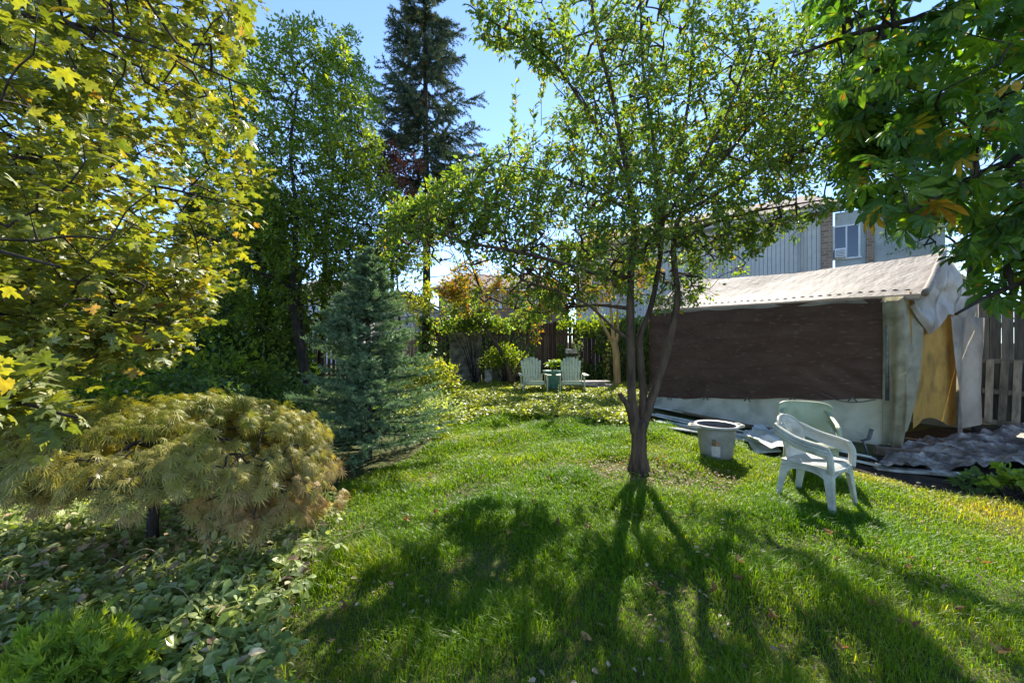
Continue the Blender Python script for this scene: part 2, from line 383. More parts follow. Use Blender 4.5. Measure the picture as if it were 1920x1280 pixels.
def glass_mat():
    m, t, out = newmat("window_glass")
    p = t.nodes.new("ShaderNodeBsdfPrincipled"); p.inputs['Base Color'].default_value = (.02, .025, .03, 1); p.inputs['Roughness'].default_value = .05; p.inputs['Specular IOR Level'].default_value = .8
    t.links.new(p.outputs[0], out.inputs[0]); return m
M['glass'] = glass_mat()

# ------------------------------------------------------------------ leaf templates (base at origin, tip along +y, face up +z)
def ovate(w=.26, fold=.10, curl=.12, base=.0):
    v = np.array([[0, base, 0], [0, .33, .0], [0, .7, -.03], [0, 1, -curl], [-w*.8, .28, fold], [-w*.8, .66, fold*.7], [w*.8, .28, fold], [w*.8, .66, fold*.7]])
    v[4:6, 0] = (-w, -w*.72); v[6:8, 0] = (w, w*.72)
    return v, [np.array([[0, 1, 4], [2, 3, 5], [0, 6, 1], [2, 7, 3]]), np.array([[1, 2, 5, 4], [1, 6, 7, 2]])]
OV = ovate(); OVW = ovate(.36, .08, .10); OVN = ovate(.19, .07, .15)
def tri_leaf(w=.3):
    return np.array([[0, 0, 0], [w, .45, .05], [0, 1, -.05], [-w, .45, .05]]), [np.array([[0, 1, 2, 3]])]
def maple_leaf():
    h = [(0, 0), (.12, -.07), (.42, -.16), (.36, .03), (.47, .13), (.62, .13), (.86, .34), (.66, .38), (.64, .54), (.44, .48), (.24, .44), (.25, .62), (.38, .80), (.18, .78), (0, 1.08)]
    o = h+[(-x, y) for x, y in h[-2:0:-1]]
    o = np.array(o); c = np.array([[0, .28]])
    P = np.vstack([c, o]); 
    r2 = P[:, 0]**2*.45+(P[:, 1]-.2)**2*.28
    z = -r2*.75
    for ax in ((0, 1), (.84, .36), (-.84, .36)):
        pass
    ang = np.arctan2(P[:, 0], P[:, 1]-.1)
    z = z+.05*np.cos(ang*5)*np.hypot(P[:, 0], P[:, 1]-.2)
    V = np.column_stack([P, z]); k = len(o); i = np.arange(k)
    return V, [np.stack([np.zeros(k, int), i+1, (i+1) % k+1], -1)]
MAPLE = maple_leaf()
def palmate(n, span, lenf, leaf_w, droop, inset=.0, obov=False):
    V = []; T = []; Q = []; b = 0
    for i in range(n):
        u = -1+2*i/(n-1); a = u*span; l = lenf(abs(u))
        if obov:
            rows = [(.04, .02), (.3, .085), (.58, .17), (.78, .205), (.92, .12)]
            vv = []
            for y, w in rows: vv += [[-w*leaf_w, y, .035*w/.2], [0, y, 0], [w*leaf_w, y, .035*w/.2]]
            vv += [[0, 1.03, -.02]]
            vv = np.array(vv)*l
            qq = [[3*r+c, 3*r+c+1, 3*r+c+4, 3*r+c+3] for r in range(4) for c in (0, 1)]; tt = [[12, 13, 15], [13, 14, 15]]
        else:
            vv = np.array([[0, 0, 0], [leaf_w, .4, .01], [0, 1, 0], [-leaf_w, .4, .01]])*l
            qq = [[0, 1, 2, 3]]; tt = []
        vv[:, 2] -= droop*(vv[:, 1]**2)/max(l, .1)
        c, s = math.cos(-a), math.sin(-a)
        vv = np.column_stack([vv[:, 0]*c-vv[:, 1]*s, vv[:, 0]*s+vv[:, 1]*c, vv[:, 2]])
        V.append(vv); Q += [[j+b for j in q] for q in qq]; T += [[j+b for j in q] for q in tt]; b += len(vv)
    f = [np.array(Q)]
    if T: f.append(np.array(T))
    return np.vstack(V), f
LACE = palmate(9, 1.75, lambda u: 1-.45*u, .050, .45)
CHEST = palmate(7, 2.0, lambda u: 1-.42*u, .92, .55, obov=True)
TRIF = palmate(3, 1.25, lambda u: 1-.1*u, 1.25, .2, obov=True)
NEEDLE = (np.array([[-.07, 0, 0], [.07, 0, 0], [0, 1, 0]]), [np.array([[0, 1, 2]])])
SPRAY = palmate(5, .8, lambda u: 1-.3*u, .09, .1)

def in_ellipsoids(els, rs, shell=2.4):
    out = []
    for c, r, n in els:
        d = unit(rs.randn(n, 3)); u = rs.rand(n, 1)**(1/shell)
        out.append(np.asarray(c)+d*u*np.asarray(r))
    return np.vstack(out)

def grow(limbs, targets, rs, tip=.0035, wig=.035, lumpy=.10, sides=9, maxr=.05, sag=.0):
    """limbs: (points, r0, r1, attach_from). Joins every target to the nearest wood already there.
    returns wood geometry and the twig segments that carry leaves"""
    wood = MB(); nodes = []; nrad = []
    for pts, r0, r1, af in limbs:
        P = catmull(pts, 7)
        P[1:-1] += wob(P[1:-1], 2.0, 3, 2)[:, None]*.02*rs.randn(1, 3)
        t = np.linspace(0, 1, len(P)); rr = r0+(r1-r0)*t**.8
        wood.tube(P, rr, sides, lump=lumpy)
        k0 = int(af*len(P)); nodes.append(P[k0:]); nrad.append(rr[k0:])
    nodes = np.vstack(nodes); base = len(nodes); nrad = np.concatenate(nrad)
    parent = [-1]*base; N = list(nodes)
    d0 = np.array([np.min(np.linalg.norm(nodes-t, axis=1)) for t in targets])
    arr = np.zeros((base+len(targets)*4+4, 3)); arr[:base] = nodes; cnt = base
    twigs = []
    for ti in np.argsort(d0):
        T = targets[ti]
        dd = np.linalg.norm(arr[:cnt]-T, axis=1)
        j = int(np.argmin(dd)); S = arr[j]; L = dd[j]
        pj = j
        side = rs.randn(3)*wig*L
        for k, s in enumerate((.33, .66, 1.0)):
            p = S*(1-s)+T*s+side*math.sin(s*math.pi)*.8+np.array([0, 0, .03*L*math.sin(s*math.pi)-sag*L*s*s])
            arr[cnt] = p; parent.append(pj); twigs.append((pj, cnt)); pj = cnt; cnt += 1
    n = cnt; load = np.zeros(n)
    for i in range(n-1, base-1, -1):
        load[i] += 1
        if parent[i] >= base: load[parent[i]] += load[i]
    rad = np.minimum(tip*np.sqrt(np.maximum(load, 1)/1.5), maxr)
    A = np.array([t[0] for t in twigs]); B = np.array([t[1] for t in twigs])
    twigw = MB()
    PA, PB = arr[A], arr[B]
    ra = np.where(A < base, rad[B], rad[A]); rb = rad[B]
    ax = unit(PB-PA); u = unit(np.cross(ax, [.31, .2, .93])); w = np.cross(ax, u)
    S_ = 4
    an = np.arange(S_)*2*math.pi/S_
    ringA = PA[:, None]+ra[:, None, None]*(np.cos(an)[None, :, None]*u[:, None]+np.sin(an)[None, :, None]*w[:, None])
    ringB = PB[:, None]+rb[:, None, None]*(np.cos(an)[None, :, None]*u[:, None]+np.sin(an)[None, :, None]*w[:, None])
    V = np.concatenate([ringA, ringB], 1)
    jj = np.arange(S_); kk = (jj+1) % S_
    f = np.stack([jj, kk, kk+S_, jj+S_], -1)
    twigw.add(V.reshape(-1, 3), (f[None]+(np.arange(len(A))*2*S_)[:, None, None]).reshape(-1, 4), .5, 0, True)
    return wood, twigw, PA, PB, load[B]

def leaves_on(mb, PA, PB, load, per_m, tmpl, size, rs, mat=1, spread=.05, along=.5, droop=-.2, up=1.0, njit=.6, maxload=6, center=None, openings=None, rbias=None, sizejit=.25, minper=2):
    k = load <= maxload
    PA, PB = PA[k], PB[k]; Ls = np.linalg.norm(PB-PA, axis=1)
    n = np.maximum(minper, np.round(Ls*per_m*(.5+rs.rand(len(Ls))))).astype(int)
    i = np.repeat(np.arange(len(PA)), n); t = rs.rand(len(i), 1)
    pos = PA[i]*(1-t)+PB[i]*t
    ax = unit(PB-PA)[i]
    out = unit(rs.randn(len(i), 3)); out = unit(out-np.sum(out*ax, 1, keepdims=True)*ax)
    y = unit(ax*along+out*.9+np.array([0, 0, droop]))
    pos = pos+out*spread*rs.rand(len(i), 1)
    if openings is not None:
        ray = np.array([math.sin(SUN_AZ)*math.cos(SUN_EL), math.cos(SUN_AZ)*math.cos(SUN_EL), math.sin(SUN_EL)])
        kp = np.ones(len(pos), bool); dr = rs.rand(len(pos))
        e1 = unit(np.cross(ray, [0, 0, 1.])); e2 = np.cross(e1, ray)
        uv = np.column_stack([pos @ e1, pos @ e2]); wv = 1+.4*wob(pos, 3, 2, 1)
        for gx, gy, r_ in openings:
            g0 = np.array([gx, gy, 0.]); dd = np.hypot(uv[:, 0]-g0 @ e1, uv[:, 1]-g0 @ e2)
            kp &= ~((dd < r_*wv) & (dr < .95))
        pos, y, i, out = pos[kp], y[kp], i[kp], out[kp]
    if center is not None:
        rad = (pos-center)*[1, 1, 0]; y = unit(y*.55+unit(rad)*.9+np.array([0, 0, -.35])-np.array([0, 0, .5])*np.linalg.norm(rad, axis=1)[:, None])
    nr = unit(np.array([0, 0, up])+rs.randn(len(i), 3)*njit)
    r = rs.rand(len(i)) if rbias is None else np.clip(rbias(pos)+rs.rand(len(i))*.6-.3, 0, 1)
    mb.cloud(tmpl, pos, y, nr, size*(1-sizejit+2*sizejit*rs.rand(len(i))), r, mat)

def make_tree(name, label, cat, base, limbs, targets, seed, leafkw, leafmat, barkmat, growkw=None, group=None, extra=None):
    rs = np.random.RandomState(seed)
    root = thing(name, label, cat, base, group=group)
    wood, tw, PA, PB, ld = grow(limbs, targets, rs, **(growkw or {}))
    wood.build('trunk', barkmat, root, base).location = (0, 0, 0)
    leaves_on(tw, PA, PB, ld, rs=rs, **leafkw)
    if extra: extra(tw, rs)
    tw.build('crown', [barkmat, leafmat], root, base).location = (0, 0, 0)
    return root

def make_spruce(name, label, base, H, R0, seed, needle, nwhorl, per_branch, nlen, dens, mats, z0=.05, profile=None, droop=.15, lift=.12, hang=.0, trunk_r=.05, group=None, nb=(5, 7), taper_pow=.9, lmax=None, zj=1.6):
    rs = np.random.RandomState(seed); base = np.asarray(base, float)
    root = thing(name, label, 'tree', base, group=group)
    tr = MB(); zs = np.linspace(0, 1, 14)
    tp = np.column_stack([.02*np.sin(zs*5)*H*.1, .02*np.cos(zs*4)*H*.1, zs*H])+base
    tr.tube(tp, trunk_r*(1-zs)**.85+.006, 9, lump=.08)
    P = []; Q = []
    wood = MB()
    for w in range(nwhorl):
        f = (w+rs.rand()*.7)/nwhorl
        for b in range(rs.randint(nb[0], nb[1]+1)):
            z = (z0+(1-z0)*np.clip((w+rs.rand()*zj)/nwhorl, 0, .985)**.92)*H
            a = rs.rand()*6.283; rel = 1-z/H; Lmax = R0*(profile(z/H) if profile else (rel**taper_pow))+.05; L = Lmax*(1.12-.62*rs.rand()**1.6)
            d = np.array([math.cos(a), math.sin(a), 0]); sd = np.array([-d[1], d[0], 0])
            s = np.linspace(0, 1, 7)[:, None]
            br = base+[0, 0, z]+d*L*s+np.array([0, 0, 1.])*L*(-droop*s+lift*s*s+(.25*f)*s)+sd*L*.06*np.sin(s*3+rs.rand()*6)
            wood.tube(br, np.linspace(.012*L+.003, .002, 7), 4)
            nt_ = per_branch
            ss = .14+.86*(np.arange(nt_)+rs.rand(nt_))/nt_
            for q in ss:
                ii = q*6; i0 = min(int(ii), 5); p = br[i0]+(br[i0+1]-br[i0])*(ii-i0)
                ax = unit(br[i0+1]-br[i0]); sg = 1 if rs.rand() < .5 else -1
                l = L*(.42*(1-q)**.7+.13)*(.7+.6*rs.rand()); l = l if lmax is None else min(l, lmax*(.6+.6*rs.rand()))
                dd = unit(ax*.75+sd*sg*(.75*rs.rand()+.2)+np.array([0, 0, rs.randn()*.25-hang]))
                P.append(p); Q.append(p+dd*l)
            P.append(br[4]); Q.append(br[6])
    # leader
    P.append(base+[0, 0, H*.93]); Q.append(base+[0, 0, H*1.01])
    P = np.array(P); Q = np.array(Q)
    L = np.linalg.norm(Q-P, axis=1)
    # twig sticks
    n = np.maximum(4, (L*dens)).astype(int)
    i = np.repeat(np.arange(len(P)), n); t = rs.rand(len(i), 1)
    pos = P[i]*(1-t)+Q[i]*t; ax = unit(Q-P)[i]
    out = unit(rs.randn(len(i), 3)+[0, 0, .35]); out = unit(out-np.sum(out*ax, 1, keepdims=True)*ax)
    y = unit(ax*.75+out)
    tone = np.repeat(rs.rand(len(P)), n)*.6+.4*t[:, 0]
    cr = MB()
    cr.V, cr.F, cr.n, cr.rnd, cr.mi, cr.sm = wood.V, wood.F, wood.n, wood.rnd, wood.mi, wood.sm
    cr.cloud((needle, NEEDLE[1]), pos, y, out+rs.randn(len(i), 3)*.5, nlen*(.7+.5*rs.rand(len(i))), tone, 1)
    tr.build('trunk', mats[0], root, base).location = (0, 0, 0)
    cr.build('crown', mats, root, base).location = (0, 0, 0)
    return root

def in_poly(P, poly):
    x, y = P[:, 0], P[:, 1]; ins = np.zeros(len(P), bool); n = len(poly)
    for i in range(n):
        (x1, y1), (x2, y2) = poly[i], poly[(i+1) % n]
        c = ((y1 > y) != (y2 > y)) & (x < (x2-x1)*(y-y1)/(y2-y1+1e-12)+x1)
        ins ^= c
    return ins

# ------------------------------------------------------------------ ground
g = MB()
xs = np.concatenate([[-400, -60, -25], np.linspace(-12, 12, 121), [25, 60, 400]]); ys = np.concatenate([[-60, -10], np.linspace(-3, 16, 96), [30, 80, 500]])
X, Y = np.meshgrid(xs, ys)
near = (np.abs(X) <= 12) & (Y >= -3) & (Y <= 16)
g.grid(np.stack([X, Y, np.where(near, gz(X, Y), 0)-.004], -1))
g.build('ground', M['lawn'], props={'kind': 'structure'})

lawn_px = [(640, 905), (620, 960), (612, 1010), (600, 1060), (560, 1130), (512, 1200), (490, 1280)]
LAWN = [tuple(gp(*p)) for p in lawn_px]+[(-1.2, .9), (-.8, .2), (6.5, .2), (6.0, 2.4)]+[tuple(gp(*p)) for p in [(1920, 950), (1800, 925), (1640, 893), (1560, 872), (1440, 852), (1300, 805), (1210, 792), (1150, 792), (1050, 778), (900, 782), (830, 803), (790, 850), (700, 885)]]
rs = np.random.RandomState(3)
NB = 1000000
P = np.column_stack([rs.uniform(-3.0, 6.6, NB), .25+9*rs.rand(NB)**1.6])
P = P[in_poly(P, LAWN)]
# rough tufted density
dn = wob(P, 1.6, 4, 1)
keep = rs.rand(len(P)) < np.clip(.80+1.05*dn, .14, 1)
dist = np.hypot(P[:, 0]-1.42, P[:, 1]-4.45)
keep &= ~((dist < .55) & (rs.rand(len(P)) < .85))
P = P[keep]; n = len(P)
dry = np.clip((P[:, 0]-3.0)*.9, 0, 1)*np.clip((P[:, 1]-2.1)*1.2, 0, 1)*np.clip(1.1-(P[:, 1]-4.1), 0, 1)
dry = dry*np.clip(.65+.5*wob(P, 2.2, 3, 4), 0, 1)
tuft = wob(P, 2.6, 3, 2)
h = (.032+.042*rs.rand(n))*np.clip(1+1.6*tuft, .3, 2.7)*(1-.45*dry)*np.where(rs.rand(n) < .03, 1.7, 1)
yv = P[:, 1]
wd = (.0013+.0012*rs.rand(n))*np.clip(yv/2.2, .8, 2.8)
az = rs.rand(n)*6.283+1.2*wob(P, 1.1, 2, 6); lean = (.25+.75*rs.rand(n))*h
d2 = np.column_stack([np.cos(az), np.sin(az)])
sd = np.column_stack([-d2[:, 1], d2[:, 0], np.zeros(n)])*wd[:, None]
b0 = np.column_stack([P, gz(P[:, 0], P[:, 1])-.003])
mid = b0+np.column_stack([d2*(lean*.35)[:, None], h*.6]); tipp = b0+np.column_stack([d2*lean[:, None], h*(.95-.25*rs.rand(n))])
V = np.stack([b0-sd, b0+sd, mid+sd*.8, mid-sd*.8, tipp], 1)
k = np.arange(n)[:, None]*5
tone = np.clip(.42+.45*wob(P, .9, 3, 8)+.25*wob(P, 4, 2, 3)+.45*(rs.rand(n)-.5)+dry*.75+(rs.rand(n) < .05)*.4, 0, 1)
gr = MB(); gr.add(V.reshape(-1, 3), [k+np.array([[0, 1, 2, 3]]), k+np.array([[3, 2, 4]])], np.repeat(tone, 5))
# clover and small weeds between the blades
n2 = 5200
W = np.column_stack([rs.uniform(-2, 5.5, n2), .9+6*rs.rand(n2)**1.4]); W = W[in_poly(W, LAWN)]; W = W[wob(W, 1.3, 3, 9) > .02]
gr.cloud(TRIF, np.column_stack([W, gz(W[:, 0], W[:, 1])+.02+.03*rs.rand(len(W))]), np.column_stack([rs.randn(len(W), 2), np.zeros(len(W))]), unit(np.array([0, 0, 1.])+.3*rs.randn(len(W), 3)), .018+.014*rs.rand(len(W)), .2+.3*rs.rand(len(W)))
gr.build('grass', M['grass'], props={'kind': 'stuff'})

# ------------------------------------------------------------------ fences
def fence(name, label, A, B, h, mat, pw=.14, gap=.006, lat=0, seed=0, railside=1, hvar=.02, postw=.1):
    rs = np.random.RandomState(seed); A = np.asarray(A, float); B = np.asarray(B, float)
    L = np.linalg.norm(B-A); u = (B-A)/L; nrm = np.array([-u[1], u[0]])*railside
    ang = math.atan2(u[1], u[0]); Rz = rotz(ang)
    root = thing(name, label, 'fence', (*A, 0))
    def W(s, o, z): return np.array([A[0]+u[0]*s+nrm[0]*o, A[1]+u[1]*s+nrm[1]*o, z])
    pl = MB(); s = 0
    while s < L:
        hh = h*(1+hvar*rs.randn()); 
        pl.box(W(s+pw/2, 0, hh/2), (pw-gap*(1+2*rs.rand()), .018, hh), Rz @ rotx(rs.randn()*.006) , rnd=rs.rand())
        s += pw
    o = pl.build('plank_panel', mat, root, (*A, 0)); o.location = (0, 0, 0)
    for z in (.35, h*.8):
        r_ = MB(); r_.box(W(L/2, .035, z), (L, .045, .09), Rz); r_.build('rail', mat, root, (*A, 0)).location = (0, 0, 0)
    k = max(1, int(L/2.4))
    for i in range(k+1):
        p_ = MB(); p_.box(W(i*L/k, .11, (h+.08)/2), (postw, postw, h+.08), Rz, rnd=rs.rand(), bev=.01); p_.build('post', mat, root, (*A, 0)).location = (0, 0, 0)
    return root
fence('plank_fence', 'tall dark brown plank fence across the back behind the two green chairs', (-2.75, 14.0), (4.9, 14.35), 2.15, M['fence'], seed=1, hvar=.015)
fence('plank_fence', 'low gappy plank fence in the shade behind the left-hand trees', (-10.5, 12.2), (-5.2, 13.4), 1.65, M['fence'], gap=.018, seed=2, railside=1)
fence('plank_fence', 'grey weathered plank fence behind the pallet and tent', (9.8, 4.8), (4.95, 14.3), 2.2, M['fencegrey'], gap=.004, seed=3, railside=-1)
lf = fence('lattice_fence', 'tan neighbour fence with arched lattice top beyond the small blue spruce', (-5.3, 15.2), (-2.7, 15.4), 1.75, M['fencetan'], seed=4)
lt = MB()
for i in range(14):
    x = .1+i*.19
    lt.beam((x, -.01, 1.78), (x, -.01, 2.12), .03, .02); 
    lt.tube(np.array([[x+.095+.085*math.cos(a), -.01, 2.1+.09*math.sin(a)] for a in np.linspace(0, math.pi, 7)]), .012, 5)
lt.box((1.35, -.01, 2.24), (2.7, .06, .05)); lt.box((1.35, -.01, 1.78), (2.7, .05, .05))
lt.build('lattice', M['fencetan'], lf)

# ------------------------------------------------------------------ houses
def window(parent, c, w, h, rot, mull=2, th=.06, frame=None):
    fr = MB(); f = .055; frame = frame or M['whitetrim']
    c = np.asarray(c, float)
    def Pn(x, y, z): return c+rot @ np.array([x, y, z])
    fr.box(Pn(0, 0, h/2-f/2), (w, th, f), rot); fr.box(Pn(0, 0, -h/2+f/2), (w+.08, th*1.5, f), rot)
    for s in (-1, 1): fr.box(Pn(s*(w/2-f/2), 0, 0), (f, th, h-2*f), rot)
    for i in range(1, mull): fr.box(Pn(-w/2+i*w/mull, 0, 0), (f*.8, th*.9, h-2*f), rot)
    w_ = fr.build('window', frame, parent)
    p = MB(); p.box(Pn(0, .012, 0), (w-.05, .02, h-.05), rot); p.build('pane', M['glass'], w_)
    return w_
# grey siding house beyond the right fence
A = np.array([11.06, 14.25]); Bf = np.array([3.2, 20.0]); u2 = unit(Bf-A); L = float(np.linalg.norm(Bf-A))
EAVE = 6.15
hs = thing('house', 'grey blue siding house with brown shingle roof behind the white tent', 'house', (*A, 0))
angH = math.atan2(u2[1], u2[0]); RH = rotz(angH)   # local x runs along the wall to the far end; +y local = away? (camera side is +y local rotated)
nH = np.array([u2[1], -u2[0]])                     # one normal
if np.dot(nH, -A) < 0: nH = -nH                   # towards the camera
def HW(s, o, z): return np.array([A[0]+u2[0]*s+nH[0]*o, A[1]+u2[1]*s+nH[1]*o, z])-np.array([*A, 0])
wl = MB(); bw = .135; s = .0
rs = np.random.RandomState(8)
wl.box(HW(L/2, -.25, EAVE/2), (L, .46, EAVE), RH, mat=1)
while s < L-.02:
    wl.box(HW(s+bw/2, 0.0, EAVE/2-.01), (bw-.014, .05, EAVE-.04), RH, rnd=rs.rand()); s += bw
wl.build('wall', [M['siding'], M['sidingdark']], hs)
rf = MB()
ov, run, rise = .45, 3.6, 1.55
def quad(mb, a, b, c, d, th=.14):
    V = np.array([a, b, c, d]); n = unit(np.cross(V[1]-V[0], V[3]-V[0])); 
    if n[2] < 0: n = -n
    V8 = np.vstack([V, V+n*th]); mb.add(V8, np.array([[0, 1, 2, 3], [4, 5, 6, 7], [0, 1, 5, 4], [1, 2, 6, 5], [2, 3, 7, 6], [3, 0, 4, 7]]))
quad(rf, HW(-.55, ov, EAVE-.05), HW(L+.4, ov, EAVE-.05), HW(L-1.2, -run, EAVE+rise), HW(.3, -run, EAVE+rise))
quad(rf, HW(.3, -run, EAVE+rise), HW(L-1.2, -run, EAVE+rise), HW(L+.4, -2*run, EAVE), HW(-.55, -2*run, EAVE))
rf.build('roof', M['shingle'], hs)
gt = MB(); gt.box(HW(L/2-.1, ov+.05, EAVE-.09), (L+.9, .1, .14), RH); gt.build('gutter', M['trim'], hs)
sf = MB(); sf.box(HW(L/2-.1, ov/2+.02, EAVE-.14), (L+.9, ov-.04, .03), RH); sf.build('soffit', M['bluetrim'], hs)
sl = MB()
for s_ in (2.6, 5.2, 7.6): sl.box(HW(s_, .03, EAVE/2-.02), (.05, .03, EAVE-.06), RH)
sl.build('seam_trim', M['trim'], hs)
lg = MB(); lg.box(HW(L/2, .045, 3.35), (L, .03, .16), RH); lg.build('ledge', M['trim'], hs)
ds = MB(); ds.tube(np.array([HW(.55, .09, z) for z in (0, 2, 4, 5.7)]), .05, 8); ds.build('downpipe', M['trim'], hs)
bk = MB(); bk.box(HW(-.16, -.02, EAVE/2), (.32, .3, EAVE-.2), RH); bk.build('brick_pier', M['brick'], hs)
b2 = MB(); b2.box(HW(-1.75, -.3, EAVE/2-.05), (2.7, .2, EAVE-.14), RH); b2.build('side_wall', M['bluetrim'], hs)
b3 = MB(); b3.box(HW(-1.32, -.12, EAVE/2-.05), (.2, .12, EAVE-.3), RH); b3.build('brick_pier', M['brick'], hs)
window(hs, HW(-.70, -.15, 4.95), .74, 1.2, RH)
ac = MB(); ac.box(HW(-.52, -.02, 4.55), (.30, .26, .32), RH, bev=.015)
for k_ in range(5): ac.box(HW(-.52, .115, 4.44+k_*.05), (.24, .012, .02), RH, mat=1)
ac.build('air_conditioner', [M['whitetrim'], M['sidingdark']], hs)
# houses far behind the back fence
def simple_house(label, x0, x1, d, wallz, ridge, wm, rm, wins, depth=7, gable=False):
    h_ = thing('house', label, 'house', ((x0+x1)/2, d, 0)); w = x1-x0
    a = MB(); a.box((0, depth/2, wallz/2), (w, depth, wallz)); a.build('wall', wm, h_)
    r = MB()
    if gable:
        quad(r, np.array([-w/2-.3, -.4, wallz-.1]), np.array([0, -.4, ridge]), np.array([0, depth, ridge]), np.array([-w/2-.3, depth, wallz-.1]))
        quad(r, np.array([w/2+.3, -.4, wallz-.1]), np.array([0, -.4, ridge]), np.array([0, depth, ridge]), np.array([w/2+.3, depth, wallz-.1]))
        r.add([[-w/2, -.003, wallz], [w/2, -.003, wallz], [0, -.003, ridge-.05]], np.array([[0, 1, 2]]))
    else:
        quad(r, np.array([-w/2-.4, -.5, wallz-.05]), np.array([w/2+.4, -.5, wallz-.05]), np.array([w/2-1.2, depth/2, ridge]), np.array([-w/2+1.2, depth/2, ridge]))
        quad(r, np.array([-w/2-.4, -.5, wallz-.05]), np.array([-w/2+1.2, depth/2, ridge]), np.array([-w/2+1.2, depth/2+.1, ridge]), np.array([-w/2-.4, depth+.5, wallz-.05]))
        quad(r, np.array([w/2+.4, -.5, wallz-.05]), np.array([w/2-1.2, depth/2, ridge]), np.array([w/2-1.2, depth/2+.1, ridge]), np.array([w/2+.4, depth+.5, wallz-.05]))
    r.build('roof', rm, h_)
    for (wx, wz, ww, wh) in wins: window(h_, (wx, -.03, wz), ww, wh, np.eye(3))
    return h_
simple_house('brown house with low roof far behind the tall back fence', -4.6, 3.4, 25.0, 4.7, 6.1, M['housebrown'], M['shingle'], [(-2.2, 4.0, 1.1, .9), (-.6, 4.0, 1.1, .9), (1.6, 4.0, 1.3, .9)])
simple_house('small beige house with pale lower wall far behind the tall spruce trunk', -10.0, -5.2, 29.0, 3.7, 5.0, M['housebeige'], M['shingle'], [(1.2, 3.0, .6, .8), (0.1, 3.0, .6, .8)], gable=True)
simple_house('pale grey house beyond the dark trees at left', -15.5, -11.2, 26.0, 4.4, 5.9, M['housewhite'], M['shingle'], [(.8, 3.2, 1.0, 1.2)])

# ------------------------------------------------------------------ tent (portable garage)
C0 = np.array([5.31, 5.38]); u = np.array([-.447, .894]); v = np.array([.894, .447]); TL, TW = 4.5, 2.5
tent = thing('garage_tent', 'portable garage tent of white plastic roof and brown mesh side', 'tent', (*C0, 0))
T0 = np.array([*C0, 0])
def TP(a, b, z):                       # a along length (0 near .. 1 far), b across (0 camera side .. 1), z height -> local coordinates
    a = np.asarray(a, float); b = np.asarray(b, float); z = np.asarray(z, float)
    return np.stack([u[0]*a*TL+v[0]*b*TW, u[1]*a*TL+v[1]*b*TW, z+0*a*b], -1)
def sheet(fn, na, nb):
    a, b = np.meshgrid(np.linspace(0, 1, na), np.linspace(0, 1, nb), indexing='ij'); return fn(a, b)
def eave(a): return 2.10+.12*a
def ridge(a): return 2.80+.24*a-.10*np.sin(a*math.pi)
def roof_fn(a, b, off=0.0):            # near slope: b 0 eave -> 1 ridge
    aa = -.035+1.06*a+.035*b*(1-a)*1.2
    z = eave(a)*(1-b)+ridge(a)*b - .05*np.sin(b*math.pi)*(1-.3*np.sin(a*9))
    p = TP(aa, b*.5, z)
    w = wob(p*1.0, 2.2, 4, 3)*.018+wob(np.stack([p[..., 0]*3, p[..., 1]*3, p[..., 2]], -1), 3.0, 3, 5)*.008
    # pulled folds fanning from the far eave corner
    fan = np.exp(-((a-.93)**2/.015+(b-.3)**2/.12))*np.sin(np.arctan2(b+.05, 1.02-a)*26)*.035+.007*np.abs(wob(np.stack([p[..., 0]*2+p[..., 2]*5, p[..., 1]*9, p[..., 2]*9], -1), 2.0, 4, 11))*(1-b)
    p[..., 2] += w+fan
    return p
rf = MB(); rf.grid(sheet(roof_fn, 220, 70))
def roof_far(a, b):
    p = TP(-.035+1.06*a+.035*(1-b)*(1-a)*1.2, .5+.5*b, ridge(a)*(1-b)+eave(a)*b); return p
rf.grid(sheet(roof_far, 20, 6))
def drip(a, b):                        # short hem hanging over the eave
    p = TP(-.035+1.06*a, -.012-.004*b, eave(a)-.002-.085*b+.012*np.sin(a*40)*b); return p
rf.grid(sheet(drip, 90, 3))
rf.build('roof_cover', M['roofcover'], tent)
lc = MB()
tt_ = np.linspace(.03, .96, 420)
lc.tube(np.array([roof_fn(np.array(a0), np.array(.14+.012*math.sin(a0*25)))+[0, 0, -.004+.012*math.sin(a0*225)] for a0 in tt_]), .008, 5)
lc.build('lacing_rope', M['cord'], tent)
# rolled white hem along the near gable
hm = MB()
hp = np.array([roof_fn(np.array(0.0), np.array(b)) for b in np.linspace(0, 1, 14)])
hm.tube(hp+np.array([.02, -.03, .015]), .045, 8, lump=.3)
hm.build('roof_hem', M['roofcover'], tent)
# brown mesh side
def tarp_bottom(a): return .68*(1-a)+.13*a+.012*np.sin(a*22)
def tarp_fn(a, b):
    al = .03+.97*a
    z = (eave(al)-.03)*(1-b)+tarp_bottom(al)*b
    bulge = .05*np.sin(b*math.pi)*np.sin(a*math.pi)
    p = TP(al, -.012-.0*a, z)
    w = wob(p, 1.6, 3, 7)*.012
    fold = .02*np.exp(-((a-.06)/.05)**2)*np.sin(b*7+a*40)+.012*b*b*np.sin(a*60)
    crease = sum(.010*np.exp(-((b-h0-.04*np.sin(a*4+h0*9)-.03*a)/.012)**2) for h0 in (.16, .36, .60, .80))
    pull = .02*np.exp(-((a-.10)**2/.02+(b-.8)**2/.05))*np.sin((a*2.2+b)*30)
    sag = np.maximum(0, b-.85)*.25*np.abs(np.sin(a*16))
    q = p-np.array([*(v), 0])*(bulge+w+fold+crease+pull)[..., None]; q[..., 2] += sag*.3; return q
tp_ = MB(); tp_.grid(sheet(tarp_fn, 120, 90)); tp_.build('side_tarp', M['tarp'], tent)
